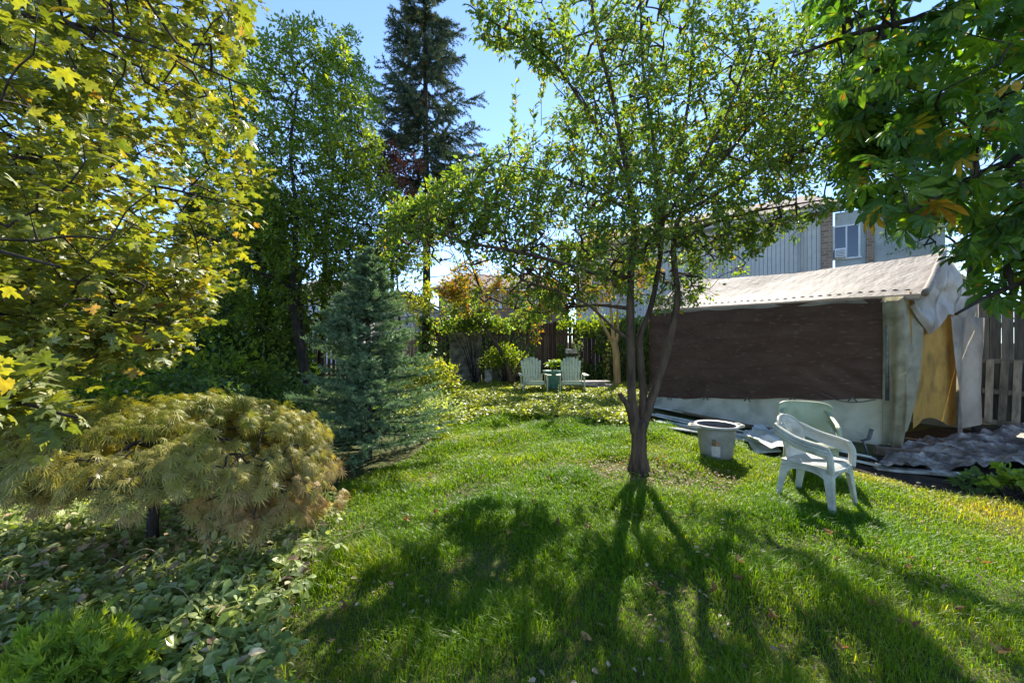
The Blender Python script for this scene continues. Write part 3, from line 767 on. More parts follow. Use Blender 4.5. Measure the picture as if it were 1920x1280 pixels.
# pale skirt below the tarp
def skirt_fn(a, b):
    al = .03+.97*a
    z = (tarp_bottom(al)+.06)*(1-b)+(.02)*b
    p = TP(al, .004-(.02+.13*np.sqrt(a))*b**1.5, z); w = wob(p*2, 1.5, 4, 8)*.016+.018*np.sin((a*9+b*1.5)*4)*b*(1-a)
    return p-np.array([*(v), 0])*w[..., None]
sk = MB(); sk.grid(sheet(skirt_fn, 80, 16)); sk.build('skirt', M['skirt'], tent)
# bent tarp edge at the far end
def farflap(a, b):
    p = TP(1.0+.02*a+0*b, -.03+.16*a, (eave(1)-.05)*(1-b)+.1*b); p[..., 0] -= .1*a*b+.05*np.sin(b*9)*a; return p
ff = MB(); ff.grid(sheet(farflap, 8, 20)); ff.build('end_flap', M['tarp'], tent)
# far end wall
fe = MB(); fe.grid(sheet(lambda a, b: TP(1.0+0*a, a, .05+b*(eave(1)+(ridge(1)-eave(1))*(1-np.abs(2*a-1))-.08)), 13, 5)); fe.build('end_wall', M['curtain'], tent)
be = MB(); be.grid(sheet(lambda a, b: TP(a, 1.0+0*a, .02+b*(eave(a)-.05)), 12, 5)); be.build('back_wall', M['curtain'], tent)
# posts
for (a, b) in ((0.045, .01), (0.0, .99), (.5, .02), (1.0, .99)):
    p_ = MB(); p_.tube(np.array([TP(a, b, z) for z in (0, 1.0, eave(a)-.04)]), .025, 8); p_.build('post', M['metal'], tent)
# curtain hanging at the near corner
def curtain_fn(a, b):                  # a across the cloth, b top to bottom
    s = a*(1-.32*b*b)                  # gathered towards the bottom
    al = .05*(1-s*1.25)-.0
    bb = np.where(s > .75, (s-.75)*.5, -.022)
    z = (eave(0)-.02)*(1-b)+.03*b
    p = TP(al, bb, z)
    f = .03*np.sin(a*13+b*1.2)*(.3+.7*b)+.02*np.sin(a*5-b*3)
    f = f+.014*wob(p*[1, 1, .45], 5, 4, 3)
    return p-np.array([*v, 0])*(f+.03)[..., None]-np.array([*u, 0])*(.015+.05*np.sin(b*2.4)*a)[..., None]
cu = MB(); cu.grid(sheet(curtain_fn, 70, 80)); cu.build('corner_curtain', M['curtain'], tent)
# gable film
def gable_fn(a, b):
    sb = a*.60
    top = eave(0)+(ridge(0)-eave(0))*np.minimum(2*sb, 1.0)-.05; bot = 1.93-.55*np.sin(np.clip(a*1.5, 0, 1)*math.pi)*.6-.10*a
    z = top*(1-b)+np.minimum(bot, top-.02)*b
    p = TP(-.012+.0*a, sb, z); w = .03*np.sin(a*11+b*6)+.03*np.sin(a*5-b*9+1)+.03*np.abs(wob(p, 5, 4, 2))
    return p-np.array([*u, 0])*(w*.8+.03)[..., None]
gb = MB(); gb.grid(sheet(gable_fn, 70, 50)); gb.build('gable_film', M['gable'], tent)
# ochre door flap
def flap_fn(a, b):
    sb = .02+.70*a
    z = 2.15*(1-b)+(.30-.03*a+.10*np.sin(a*5))*b
    p = TP(-.004+.0*a, sb, z); w = .02*np.sin(a*9+b*2)+.03*b*np.sin(a*4+1)+.018*np.abs(wob(p*[1, 1, .6], 4, 4, 6))
    return p-np.array([*u, 0])*w[..., None]
fl = MB(); fl.grid(sheet(flap_fn, 60, 60)); fl.build('door_flap', M['flap'], tent)
# plastic curtain on the far side of the opening
def cur2_fn(a, b):
    sb = .49+.52*a*(1-.25*np.sin(b*2.6)*.5)+.08*b*(1-a)
    z = 1.85*(1-b)+(.05+.18*a)*b
    p = TP(-.012+0*a, sb, z); w = .05*np.sin(a*8+b*2.0)*(.4+b)+.03+.02*np.abs(wob(p*[1, 1, .5], 5, 4, 9))
    return p-np.array([*u, 0])*w[..., None]
ed = MB(); ed.tube(np.array([TP(.036, -.03, z) for z in (.66, 1.2, 1.7, 2.04)]), .022, 6); ed.build('tarp_edge', M['metal'], tent)
c2 = MB(); c2.grid(sheet(cur2_fn, 60, 70)); c2.build('door_curtain', M['gable'], tent)
pc = MB(); pc.grid(sheet(lambda a, b: TP(-.01+.0*a, .60+.40*a, eave(0)-.02+(ridge(0)-eave(0))*(2-2*(.6+.4*a))*(1-b)-.35*b*(.4+a)), 12, 6)); pc.build('gable_film', M['gable'], tent)
# bungee loops tying tarp to skirt
for a in (.12, .30, .47, .66, .86):
    bz = tarp_bottom(a)
    b_ = MB(); b_.tube(np.array([TP(a+.006*k, -.045, bz+.045-.035*abs(k)) for k in (-2, -1, 0, 1, 2)]), .011, 6); b_.build('bungee_loop', M['cord'], tent)
cd = MB(); cd.tube(np.array([TP(.06+.16*t, -.05, .66+.04*t-.10*math.sin(t*math.pi)) for t in np.linspace(0, 1, 12)]), .007, 6); cd.build('cord', M['cord'], tent)

# ------------------------------------------------------------------ boards, sheets and junk by the tent
def board(label, p, q, w, th, mat, rise=0.0, grp=None, name='siding_board', tilt=0.0, ribs=True, rnd=.5):
    p = np.asarray(p, float); q = np.asarray(q, float); c = (p+q)/2; L = np.linalg.norm(q-p); y = unit(q-p)
    x = unit(np.cross(y, [0, 0, 1])); z = np.cross(x, y); x2 = x*math.cos(tilt)+z*math.sin(tilt); z2 = np.cross(x2, y)
    Rm = np.stack([x2, y, z2], 1)
    m = MB(); m.box((0, 0, 0), (w, L, th), Rm, bev=.003, rnd=rnd)
    if ribs:
        for o in (-.3, .32): m.box(Rm @ np.array([o*w, 0, th/2+.004]), (.03, L*.995, .008), Rm, rnd=rnd)
    o = m.build(name, mat); o.location = tuple(c); tag(o, label, 'board', grp); return o
def g3(x, y, z=0): a = gp(x, y); return np.array([a[0], a[1], z])
board('long pale siding board lying on the ground against the tent skirt', g3(1235, 783, .05), g3(1640, 868, .05), .20, .02, M['board'], tilt=.35, rnd=.7)
board('long white siding board lying outermost from the tent skirt', g3(1228, 800, .03), g3(1470, 840, .03), .20, .015, M['board'], tilt=.1, rnd=.4)
board('thin brown plank wedged under the pale siding board by the tent', g3(1260, 778, .10), g3(1470, 822, .10), .05, .03, M['boardbrown'], ribs=False, name='plank')
board('short white siding offcut sticking up behind the tub', g3(1412, 818, .10), g3(1440, 852, .03), .30, .012, M['board'], tilt=-.2, name='siding_offcut', rnd=.9)
board('white siding offcut on the ground right of the plastic chairs', g3(1560, 862, .05), g3(1650, 880, .04), .22, .015, M['board'], tilt=.2, name='siding_offcut', rnd=.8)
board('pale plank lying along the edge of the bare soil by the muddy sheet', g3(1640, 882, .03), g3(1830, 897, .03), .12, .03, M['paleold'], ribs=False, name='plank')
board('weathered beam under the tent corner curtain', g3(1640, 852, .06), g3(1735, 862, .06), .10, .10, M['boardbrown'], ribs=False, name='beam')
board('wide pale siding sheet lying flat between tent skirt and tub', g3(1228, 770, .07), g3(1560, 832, .07), .30, .014, M['board'], tilt=.22, rnd=.95)
board('narrow white board lying along the lawn edge behind the tub', g3(1232, 795, .05), g3(1420, 826, .04), .13, .018, M['board'], tilt=-.1, rnd=.6)
board('short pale board lying behind the trunk at the tent corner', g3(1215, 780, .05), g3(1300, 800, .05), .25, .018, M['board'], tilt=.15, name='siding_offcut', rnd=.85)
# bent metal bracket
mb = MB(); b0 = g3(1628, 858)
mb.beam(b0+[0, 0, .02], b0+[-.05, .02, .22], .05, .012); mb.beam(b0+[-.06, .02, .21], b0+[.03, .03, .23], .05, .012); mb.beam(b0+[.03, .03, .23], b0+[.07, .03, .36], .055, .012)
o = mb.build('metal_bracket', M['metal'], loc=b0); tag(o, 'bent dark metal bracket standing against the tent skirt', 'bracket')
# crumpled thin sheet between the tub and the chairs
def crumple(name, label, poly, mat, amp, seed, n=60, z=.03, cat='plastic sheet'):
    poly = np.array(poly); lo, hi = poly.min(0), poly.max(0)
    a, b = np.meshgrid(np.linspace(0, 1, n), np.linspace(0, 1, n), indexing='ij')
    c00, c10, c11, c01 = poly
    P2 = (1-a)[..., None]*((1-b)[..., None]*c00+b[..., None]*c01)+a[..., None]*((1-b)[..., None]*c10+b[..., None]*c11)
    e = wob(P2*1.0, 2.0, 3, seed); P2 = P2+.12*np.stack([wob(P2, 1.6, 3, seed+1), wob(P2, 1.6, 3, seed+2)], -1)
    w = np.abs(wob(P2, 2.6, 4, seed+3))
    Z = z+amp*(1-w*1.7).clip(0, 1)**2+amp*.6*(1-np.abs(wob(P2+.15*np.stack([wob(P2, 2, 2, 5), wob(P2, 2, 2, 8)], -1), 5, 4, seed+4))*2).clip(-.6, 1)
    Z = np.maximum(Z, gz(P2[..., 0], P2[..., 1])+.006)
    c = P2.mean((0, 1)); m = MB(); m.grid(np.dstack([P2, Z])); o = m.build(name, mat, loc=(*c, 0)); tag(o, label, cat); return o
crumple('plastic_sheet', 'crumpled pale plastic sheet on the ground between tub and chairs', [gp(1400, 838), gp(1420, 812), gp(1560, 850), gp(1490, 868)], M['board'], .10, 3, 40)
crumple('ground_sheet', 'muddy crumpled ground sheet spread before the tent door', [gp(1625, 888), gp(1690, 845), gp(1960, 800), gp(2010, 888)], M['clothgrey'], .085, 9, 130, .02, 'ground sheet')
# bare soil strip
ss = MB(); pts = np.array([gp(1590, 880), gp(1640, 895), gp(1800, 927), gp(1990, 960), (6.6, 3.2), (8.5, 5.0), (8.4, 6.8), (5.6, 6.2), tuple(C0+[-.3, 0]), gp(1620, 870)])
cc = pts.mean(0)
ss.add(np.vstack([np.column_stack([cc[None], [[.0]]]), np.column_stack([pts, np.zeros(len(pts))])])+[0, 0, .012], np.array([[0, i+1, (i+1) % len(pts)+1] for i in range(len(pts))]))
# (draped on the ground: sampled as a fine fan so it follows the relief)
fan = MB(); nr = 14
G = np.array([[np.append(cc+(p-cc)*t, 0) for t in np.linspace(0, 1, nr)] for p in np.vstack([catmull(np.vstack([pts, pts[:1]]), 6)])])
G[..., 2] = gz(G[..., 0], G[..., 1])+.012+.02*wob(G[..., :2], 3, 3, 2)*(1-np.linspace(0, 1, nr))[None]
fan.grid(G); fan.build('bare_soil', M['soil'], props={'kind': 'structure'})

# pallet leaning on the right fence
ud = np.array([-.447, .894]); pb = np.array([8.36, 7.2])
pal = thing('pallet', 'grey wooden pallet leaning upright against the weathered fence', 'pallet', (*pb, 0))
def PP(s, z, o=0.0): return np.array([-ud[0]*s, -ud[1]*s, 0])+np.array([.894, .447, 0])*(.16*z/1.15+o)+np.array([0, 0, z])
rs = np.random.RandomState(4)
ZX = unit(np.array([.894*.16, .447*.16, 1.15]))
for i in range(9):
    m = MB(); s = -.15+i*.155; m.beam(PP(s, .03), PP(s+.01*rs.randn(), 1.14), .095, .018, up=(-.894, -.447, .1), rnd=rs.rand(), bev=.003); m.build('slat', M['pallet'], pal)
for z in (.05, .58, 1.12):
    m = MB(); m.beam(PP(-.22, z, .055), PP(1.16, z, .055), .09, .085, up=(0, 0, 1), rnd=rs.rand(), bev=.004); m.build('stringer', M['pallet'], pal)

# ------------------------------------------------------------------ plastic garden chairs
def ring_path(pts, n=8): return catmull(pts, n)
def garden_chair(name, label, loc, rz, mat, holes=True, solid=False):
    """local: front is -y, seat .42 high"""
    root = thing(name, label, 'chair', loc, rz, None)
    s = MB()
    # seat: dished panel with rounded front lip and thickness
    a, b = np.meshgrid(np.linspace(-1, 1, 17), np.linspace(-1, 1, 15), indexing='ij')
    wd = .235-.02*(b+1)/2
    X = a*wd; Yy = b*.225-.01; Z = .425-.018*(1-a*a)*(1-b*b)-.035*np.clip((-b-.72)/.28, 0, 1)**2-.010*b
    top = np.stack([X, Yy, Z], -1); s.grid(top); s.grid((top-[0, 0, .018])[::-1])
    rim = np.array([[-.235, -.235, .40], [-.245, -.1, .415], [-.23, .1, .41], [-.2, .215, .405]])
    for sg in (1, -1): s.tube(catmull(rim*[sg, 1, 1], 6), .014, 6)
    s.tube(catmull([[-.235, -.235, .392], [0, -.25, .388], [.235, -.235, .392]], 6), .014, 6)
    s.build('seat', mat, root)
    # apron with arch between legs
    ap = MB()
    def apron(p, q, n_):
        p = np.array(p, float); q = np.array(q, float); t = np.linspace(0, 1, 15); 
        lo = .405-.055-.10*np.abs(2*t-1)**3
        A_ = np.stack([np.column_stack([p+(q-p)*tt for tt in t]).T+[0, 0, .405], np.column_stack([p+(q-p)*tt for tt in t]).T+np.column_stack([0*t, 0*t, lo])], 0)
        ap.grid(A_); ap.grid((A_+np.array(n_)*.012)[::-1])
        for k_ in (.35, .65):
            pth = A_[0]*(1-k_)+A_[1]*k_; ap.tube(pth+np.array(n_)*-.004, .006, 5)
    apron((-.225, -.235, 0), (.225, -.235, 0), (0, 1, 0)); apron((-.235, -.225, 0), (-.205, .21, 0), (1, 0, 0)); apron((.235, -.225, 0), (.205, .21, 0), (-1, 0, 0)); apron((-.2, .215, 0), (.2, .215, 0), (0, -1, 0))
    ap.build('apron', mat, root)
    # legs: tapering angle profile
    for (x, y, fx, fy) in ((-.225, -.225, -.262, -.265), (.225, -.225, .262, -.265), (-.2, .205, -.225, .265), (.2, .205, .225, .265)):
        l = MB()
        sx, sy = (1 if x > 0 else -1), (1 if y > 0 else -1)
        prof = np.array([[0, 0], [1, 0], [1, .22], [.3, .3], [.22, 1], [0, 1]])
        rows = []
        for z, w_ in ((.41, .085), (.3, .068), (.15, .055), (.02, .046), (0, .048)):
            t = 1-z/.41; cx, cy = x+(fx-x)*t, y+(fy-y)*t
            rows.append(np.column_stack([cx-sx*(prof[:, 0]*w_-.008), cy-sy*(prof[:, 1]*w_-.008), np.full(6, z)]))
        G = np.array(rows); G = np.concatenate([G, G[:, :1]], 1)
        l.grid(G if sx*sy > 0 else G[:, ::-1], smooth=False); l.add(np.array(rows[-1]), np.array([[0, 1, 2, 3], [0, 3, 4, 5]])); l.build('leg', mat, root)
    # backrest: curved shell
    bk = MB(); na, nb = 25, 17
    a, b = np.meshgrid(np.linspace(-1, 1, na), np.linspace(0, 1, nb), indexing='ij')
    topz = .43*(1-(.10*np.abs(a)**6.0 if solid else .30*np.abs(a)**3.0))
    hw = (.235+.035*b) if solid else (.195+.045*b)
    X = a*hw; Z = .40+b*topz*.95; Yy = .205+.11*b-.10*a*a*(.35+.65*b)
    sh = np.stack([X, Yy, Z], -1)
    # leave small slots open where the back is pierced
    i, j = np.meshgrid(np.arange(na-1), np.arange(nb-1), indexing='ij'); i = i.ravel(); j = j.ravel()
    keep = np.ones(len(i), bool)
    if holes: keep = ~((i % 2 == 1) & (j % 3 != 0) & (i > 4) & (i < na-6) & (j > 3) & (j < nb-3))
    f = np.stack([i*nb+j, i*nb+j+1, (i+1)*nb+j+1, (i+1)*nb+j], -1)[keep]
    bk.add(sh.reshape(-1, 3), f, .5, 0, True); bk.add((sh-[0, .012, 0]).reshape(-1, 3), f[:, ::-1], .5, 0, True)
    bk.tube(sh[:, -1], .017, 7)
    bk.build('backrest', mat, root)
    # arms: broad ribbed bands sweeping from the back's shoulder to the front leg
    for sg in (1, -1):
        am = MB()
        cen = catmull(np.array([[.20, .285, .745], [.238, .20, .705], [.258, .05, .650], [.258, -.12, .620], [.248, -.215, .600]])*[sg, 1, 1], 7)
        for o_, z_, r_ in ((0, 0, .018), (-.016, .004, .016), (.012, -.03, .015), (.012, -.06, .013)):
            tpr = np.linspace(1, .9, len(cen))
            am.tube(cen+np.array([sg*o_, 0, 0])+np.outer(tpr, [0, 0, z_]), r_, 7)
        # front upright of the arm
        up = catmull(np.array([[.248, -.205, .60], [.250, -.235, .54], [.246, -.240, .46], [.238, -.235, .38]])*[sg, 1, 1], 6)
        am.tube(up, np.linspace(.034, .040, len(up)), 8, flat=.5); am.tube(up+[0, .02, 0], np.linspace(.03, .036, len(up)), 8, flat=.5)
        G_ = np.stack([cen+[0, 0, .012], cen+[sg*.016, 0, -.03], cen+[sg*.012, 0, -.075], cen+[-sg*.004, 0, -.10]], 1); am.grid(G_ if sg > 0 else G_[:, ::-1]); am.grid((G_-[sg*.012, 0, 0])[::-1] if sg > 0 else (G_-[sg*.012, 0, 0])[::-1, ::-1])
        am.build('armrest', mat, root)
    return root
ch1 = garden_chair('garden_chair', 'white plastic armchair with pierced back standing nearest on the lawn', (2.78, 3.66, .0), math.radians(31), M['plastic'])
ch1.scale = (.90, .88, .92)
ch2 = garden_chair('garden_chair', 'greenish plastic armchair with plain solid back, behind the pierced one', (3.24, 4.36, .0), math.radians(-28), M['plastic2'], holes=False, solid=True)
ch2.scale = (.92, .92, .95)
# (both stand on the grass; feet sink a little into the blades)

# ------------------------------------------------------------------ tub
tc_ = gp(1343, 858); tub = thing('tub', 'grubby pale two-handled tub on the lawn beside the tent', 'tub', (*tc_, 0))
t = MB()
t.lathe([(.0, .012), (.165, .012), (.185, .03), (.20, .15), (.222, .36), (.228, .39), (.252, .40), (.256, .412), (.248, .424), (.225, .42)], sides=40); t.build('body', M['pot'], tub)
t = MB(); t.lathe([(.226, .421), (.215, .34), (.195, .2), (.18, .17), (0, .17)], sides=40); t.build('inside', M['potin'], tub)
t = MB(); t.lathe([(.226, .418), (.258, .403), (.266, .416), (.252, .432), (.226, .424)], sides=40); t.build('rim', M['potrim'], tub)
for sg in (1, -1):
    t = MB(); t.tube(catmull(np.array([[.235, -.07, .40], [.30, -.06, .415], [.335, 0, .40], [.30, .06, .415], [.235, .07, .40]])*[sg, 1, 1], 6), .020, 8)
    o = t.build('handle', M['rope'], tub)
def patch(mb, a0, a1, z0, z1, off, mat):
    A_ = np.linspace(a0, a1, 8); Z_ = np.linspace(z0, z1, 4)
    G = np.array([[[(.2+(z-.15)*.105+off)*math.cos(a), (.2+(z-.15)*.105+off)*math.sin(a), z] for z in Z_] for a in A_]); mb.grid(G, mat=mat)
va = math.atan2(-tc_[1], -tc_[0])
t = MB(); patch(t, va-.26, va+.22, .06, .19, .003, 0); patch(t, va-.24, va-.02, .19, .275, .003, 1); patch(t, va-.01, va+.12, .20, .25, .004, 2)
t.build('sticker', [M['stickerw'], M['sticker'], M['stickero']], tub)

# ------------------------------------------------------------------ adirondack chairs
def adirondack(label, loc, rz):
    root = thing('adirondack_chair', label, 'chair', loc, rz, None)
    n = 7; W_ = .52
    lean = math.radians(22)
    back0 = np.array([0, .24, .22])
    up = np.array([0, math.sin(lean), math.cos(lean)]); nrm = np.array([0, -math.cos(lean), math.sin(lean)])
    for i in range(n):
        f = (i-(n-1)/2)/((n-1)/2); w = W_/n
        xt = f*.265; xb = f*.20; Lh = .84-.11*f*f
        m = MB()
        o = np.array([[-w*.42, 0], [w*.42, 0]]); k = 7
        arc = [[w*.5*math.cos(t), Lh+w*.35*math.sin(t)] for t in np.linspace(0, math.pi, k)]
        out = np.vstack([[[-w*.38, 0], [w*.38, 0]], arc]).astype(float)
        out[:, 0] += xb+(xt-xb)*(out[:, 1]/Lh)
        m.slab(out, back0, np.array([1., 0, 0]), up, .022); m.build('back_slat', M['adir'], root)
    for h_, hw in ((.12, .23), (.55, .27)):
        m = MB(); m.box(back0+up*h_-nrm*.026, (2*hw, .028, .07), rotx(-lean)); m.build('back_rail', M['adir'], root)
    m = MB(); 
    for i in range(5):
        y = .22-i*.115; z = .25+.028*i
        m.box((0, y, z), (.50, .105, .022), rotx(-.24), bev=.004)
    m.box((0, -.30, .35), (.52, .03, .10), bev=.006); m.build('seat', M['adir'], root)
    for sg in (1, -1):
        m = MB(); m.slab(np.array([[-.05, -.40], [.045, -.42], [.085, -.36], [.06, .0], [.02, .40], [-.03, .40], [-.055, .0]]), (sg*.36, 0, .555), np.array([sg*1., 0, 0]), np.array([0, 1., 0]), .026*sg); m.build('armrest', M['adir'], root)
        m = MB(); m.box((sg*.325, -.30, .27), (.035, .12, .545), bev=.006); m.build('front_leg', M['adir'], root)
        m = MB(); m.beam((sg*.275, -.26, .33), (sg*.275, .55, .03), .03, .12, bev=.005); m.beam((sg*.29, .36, .08), (sg*.31, .40, .55), .03, .07, up=(0, 1, 0)); m.build('rear_leg', M['adir'], root)
    return root
adirondack('left one of two pale green slatted garden chairs beside the teal urn', (.60, 11.1, 0), math.radians(6))
adirondack('right one of two pale green slatted garden chairs, nearer the tan trunk', (1.66, 11.1, 0), math.radians(-5))
# teal urn with plant
ut = thing('planter', 'teal green urn planter between the two slatted chairs', 'planter', (1.16, 11.45, 0))
m = MB(); m.lathe([(0, 0), (.19, 0), (.20, .03), (.16, .06), (.17, .2), (.20, .42), (.215, .55), (.275, .60), (.285, .635), (.255, .635), (.24, .59), (0, .58)], sides=28); m.build('urn', M['teal'], ut)
m = MB(); m.lathe([(0, .60), (.235, .60)], sides=20); m.build('soil', M['soil'], ut)
pl = thing('potted_plant', 'bright yellow green broadleaf plant growing in the teal urn', 'plant', (1.16, 11.45, .59))
rs = np.random.RandomState(2)
m = MB(); ends = []
for i in range(9):
    a = i*2.4; r = .06+.14*rs.rand(); e = np.array([r*math.cos(a), r*math.sin(a), .18+.16*rs.rand()]); ends.append(e); m.tube(catmull([[0, 0, 0], e*[.4, .4, .6], e], 4), .007, 5)
m.build('stem', M['bright'], pl)
m = MB(); ends = np.array(ends); E = np.repeat(ends, 3, 0)+rs.randn(27, 3)*.03
m.cloud(OVW, E, unit(E*[1, 1, 0]+rs.randn(27, 3)*.5*[1, 1, .3]), unit(np.array([0, 0, 1.])+rs.randn(27, 3)*.35), .14+.06*rs.rand(27), rs.rand(27)); m.build('foliage', M['bright'], pl)

# junk along the back fence
def panel(label, c, w, h, th, rz, tilt, mat, name='board_panel', cat='panel', strips=3):
    m = MB(); Rm = rotz(rz) @ rotx(tilt)
    m.box(Rm @ np.array([0, 0, h/2]), (w, th, h), Rm, bev=.006)
    rs = np.random.RandomState(int(abs(c[0])*100) % 97)
    for i in range(strips): m.box(Rm @ np.array([(i+.5)/strips*w-w/2, -th/2-.012, h/2]), (.05, .024, h*.98), Rm, rnd=rs.rand())
    o = m.build(name, mat); o.location = c; tag(o, label, cat); return o
panel('mossy weathered board panel leaning on the back fence, widest one', (-1.55, 13.3, 0), 1.05, 1.75, .05, .05, -.12, M['old'], strips=5)
panel('narrow grey board panel leaning on the fence beside the leaning shrub trunk', (-.55, 13.4, 0), .75, 1.25, .05, -.05, -.14, M['old'], strips=3)
panel('small pale scrap sheet standing before the mossy panels', (-1.2, 13.0, .0), .28, .95, .03, .15, -.1, M['paleold'], 'scrap_sheet', 'scrap', 2)
panel('torn pale scrap of boarding with a peaked top before the panels', (-.78, 12.98, .0), .24, .82, .03, -.1, -.12, M['paleold'], 'scrap_sheet', 'scrap', 1)
m = MB(); m.box((0, 0, 0), (.62, .2, .1), bev=.01); m.box((-.22, 0, -.35), (.07, .07, .6)); m.box((.22, 0, -.35), (.07, .07, .6)); m.box((0, .02, -.3), (.4, .04, .05))
o = m.build('bench', M['paleold']); o.location = (-.15, 13.05, .93); o.location.z = .66; tag(o, 'narrow pale wooden stand against the back fence', 'stand')
pt = thing('flower_pot', 'pale flower pot lying on its side behind the left green chair', 'flower pot', (.55, 12.4, .22)); 
m = MB(); m.lathe([(.13, -.2), (.19, .12), (.22, .12), (.22, .18), (.195, .18), (.12, -.18), (0, -.18)], sides=24); o = m.build('pot', M['paleold'], pt); o.rotation_euler = (math.radians(80), 0, math.radians(25))
m = MB(); m.lathe([(0, .1), (.18, .1)], sides=20); o = m.build('soil', M['soil'], pt); o.rotation_euler = (math.radians(80), 0, math.radians(25))
pt = thing('flower_pot', 'dark flower pot standing behind the right green chair', 'flower pot', (1.75, 12.6, .0))
m = MB(); m.lathe([(0, 0), (.15, 0), (.2, .5), (.23, .5), (.23, .58), (.2, .58), (.17, .48), (0, .48)], sides=24); m.build('pot', M['potin'], pt)
m = MB(); m.lathe([(0, .5), (.19, .5)], sides=20); m.build('soil', M['soil'], pt)
st = thing('metal_stand', 'small rusty metal stand in the ivy behind the right green chair', 'stand', (1.95, 13.2, 0))
m = MB(); m.box((0, 0, 1.15), (.36, .3, .14), bev=.01); m.build('tray', M['paleold'], st)
for sx in (-1, 1):
    for sy in (-1, 1):
        m = MB(); m.tube(np.array([[sx*.15, sy*.12, 0], [sx*.15, sy*.12, 1.1]]), .012, 6); m.build('leg', M['metal'], st)
# pile of flat stones
rs = np.random.RandomState(14)
for i in range(5):
    ang = np.sort(rs.rand(9))*6.28; r = .38+.12*rs.rand(9)
    m = MB(); m.slab(np.column_stack([r*np.cos(ang)*1.25, r*np.sin(ang)*.6]), (0, 0, 0), np.array([1., 0, 0]), np.array([0, 1., 0]), .05)
    o = m.build('stone_slab', M['stone']); o.location = (2.35+.06*rs.randn(), 11.7+.05*rs.randn(), .07+i*.055); o.rotation_euler = (0, 0, rs.rand()*.5)
    tag(o, ['bottom', 'second lowest', 'middle', 'second highest', 'topmost'][i]+' flat grey stone of the pile right of the green chairs', 'stone', 'pile of flat stones')

# thin places in the crowns, named by the patch of lawn the sun reaches through them
OPEN = [(*gp(x, y), r) for x, y, r in [(1260, 950, .17), (1280, 1005, .13), (1450, 1000, .22), (1560, 1050, .16), (1500, 1130, .12), (1465, 1180, .13), (1075, 1080, .10), (1280, 1150, .10), (1290, 1240, .11), (1055, 1200, .09), (1760, 1175, .15), (1400, 1090, .10), (650, 950, .28), (720, 930, .30), (800, 900, .28), (740, 1000, .22), (675, 1080, .12), (850, 1050, .12), (925, 1150, .09), (665, 1240, .09), (790, 1230, .08), (1170, 1120, .08), (1150, 1250, .07), (900, 985, .08), (990, 1130, .07), (1600, 1240, .09), (1380, 1190, .07), (1700, 1020, .35), (1820, 1020, .35), (545, 1040, .3), (540, 1130, .28), (450, 1200, .28), (380, 1150, .2), (330, 1260, .2), (1640, 1120, .1), (1000, 920, .1)]]
_r = np.random.RandomState(88)
OPEN += [(x, y, r) for x, y, r in zip(_r.uniform(-2.6, 4.8, 330), _r.uniform(1.3, 5.0, 330), .04+.12*_r.rand(330)**2)]
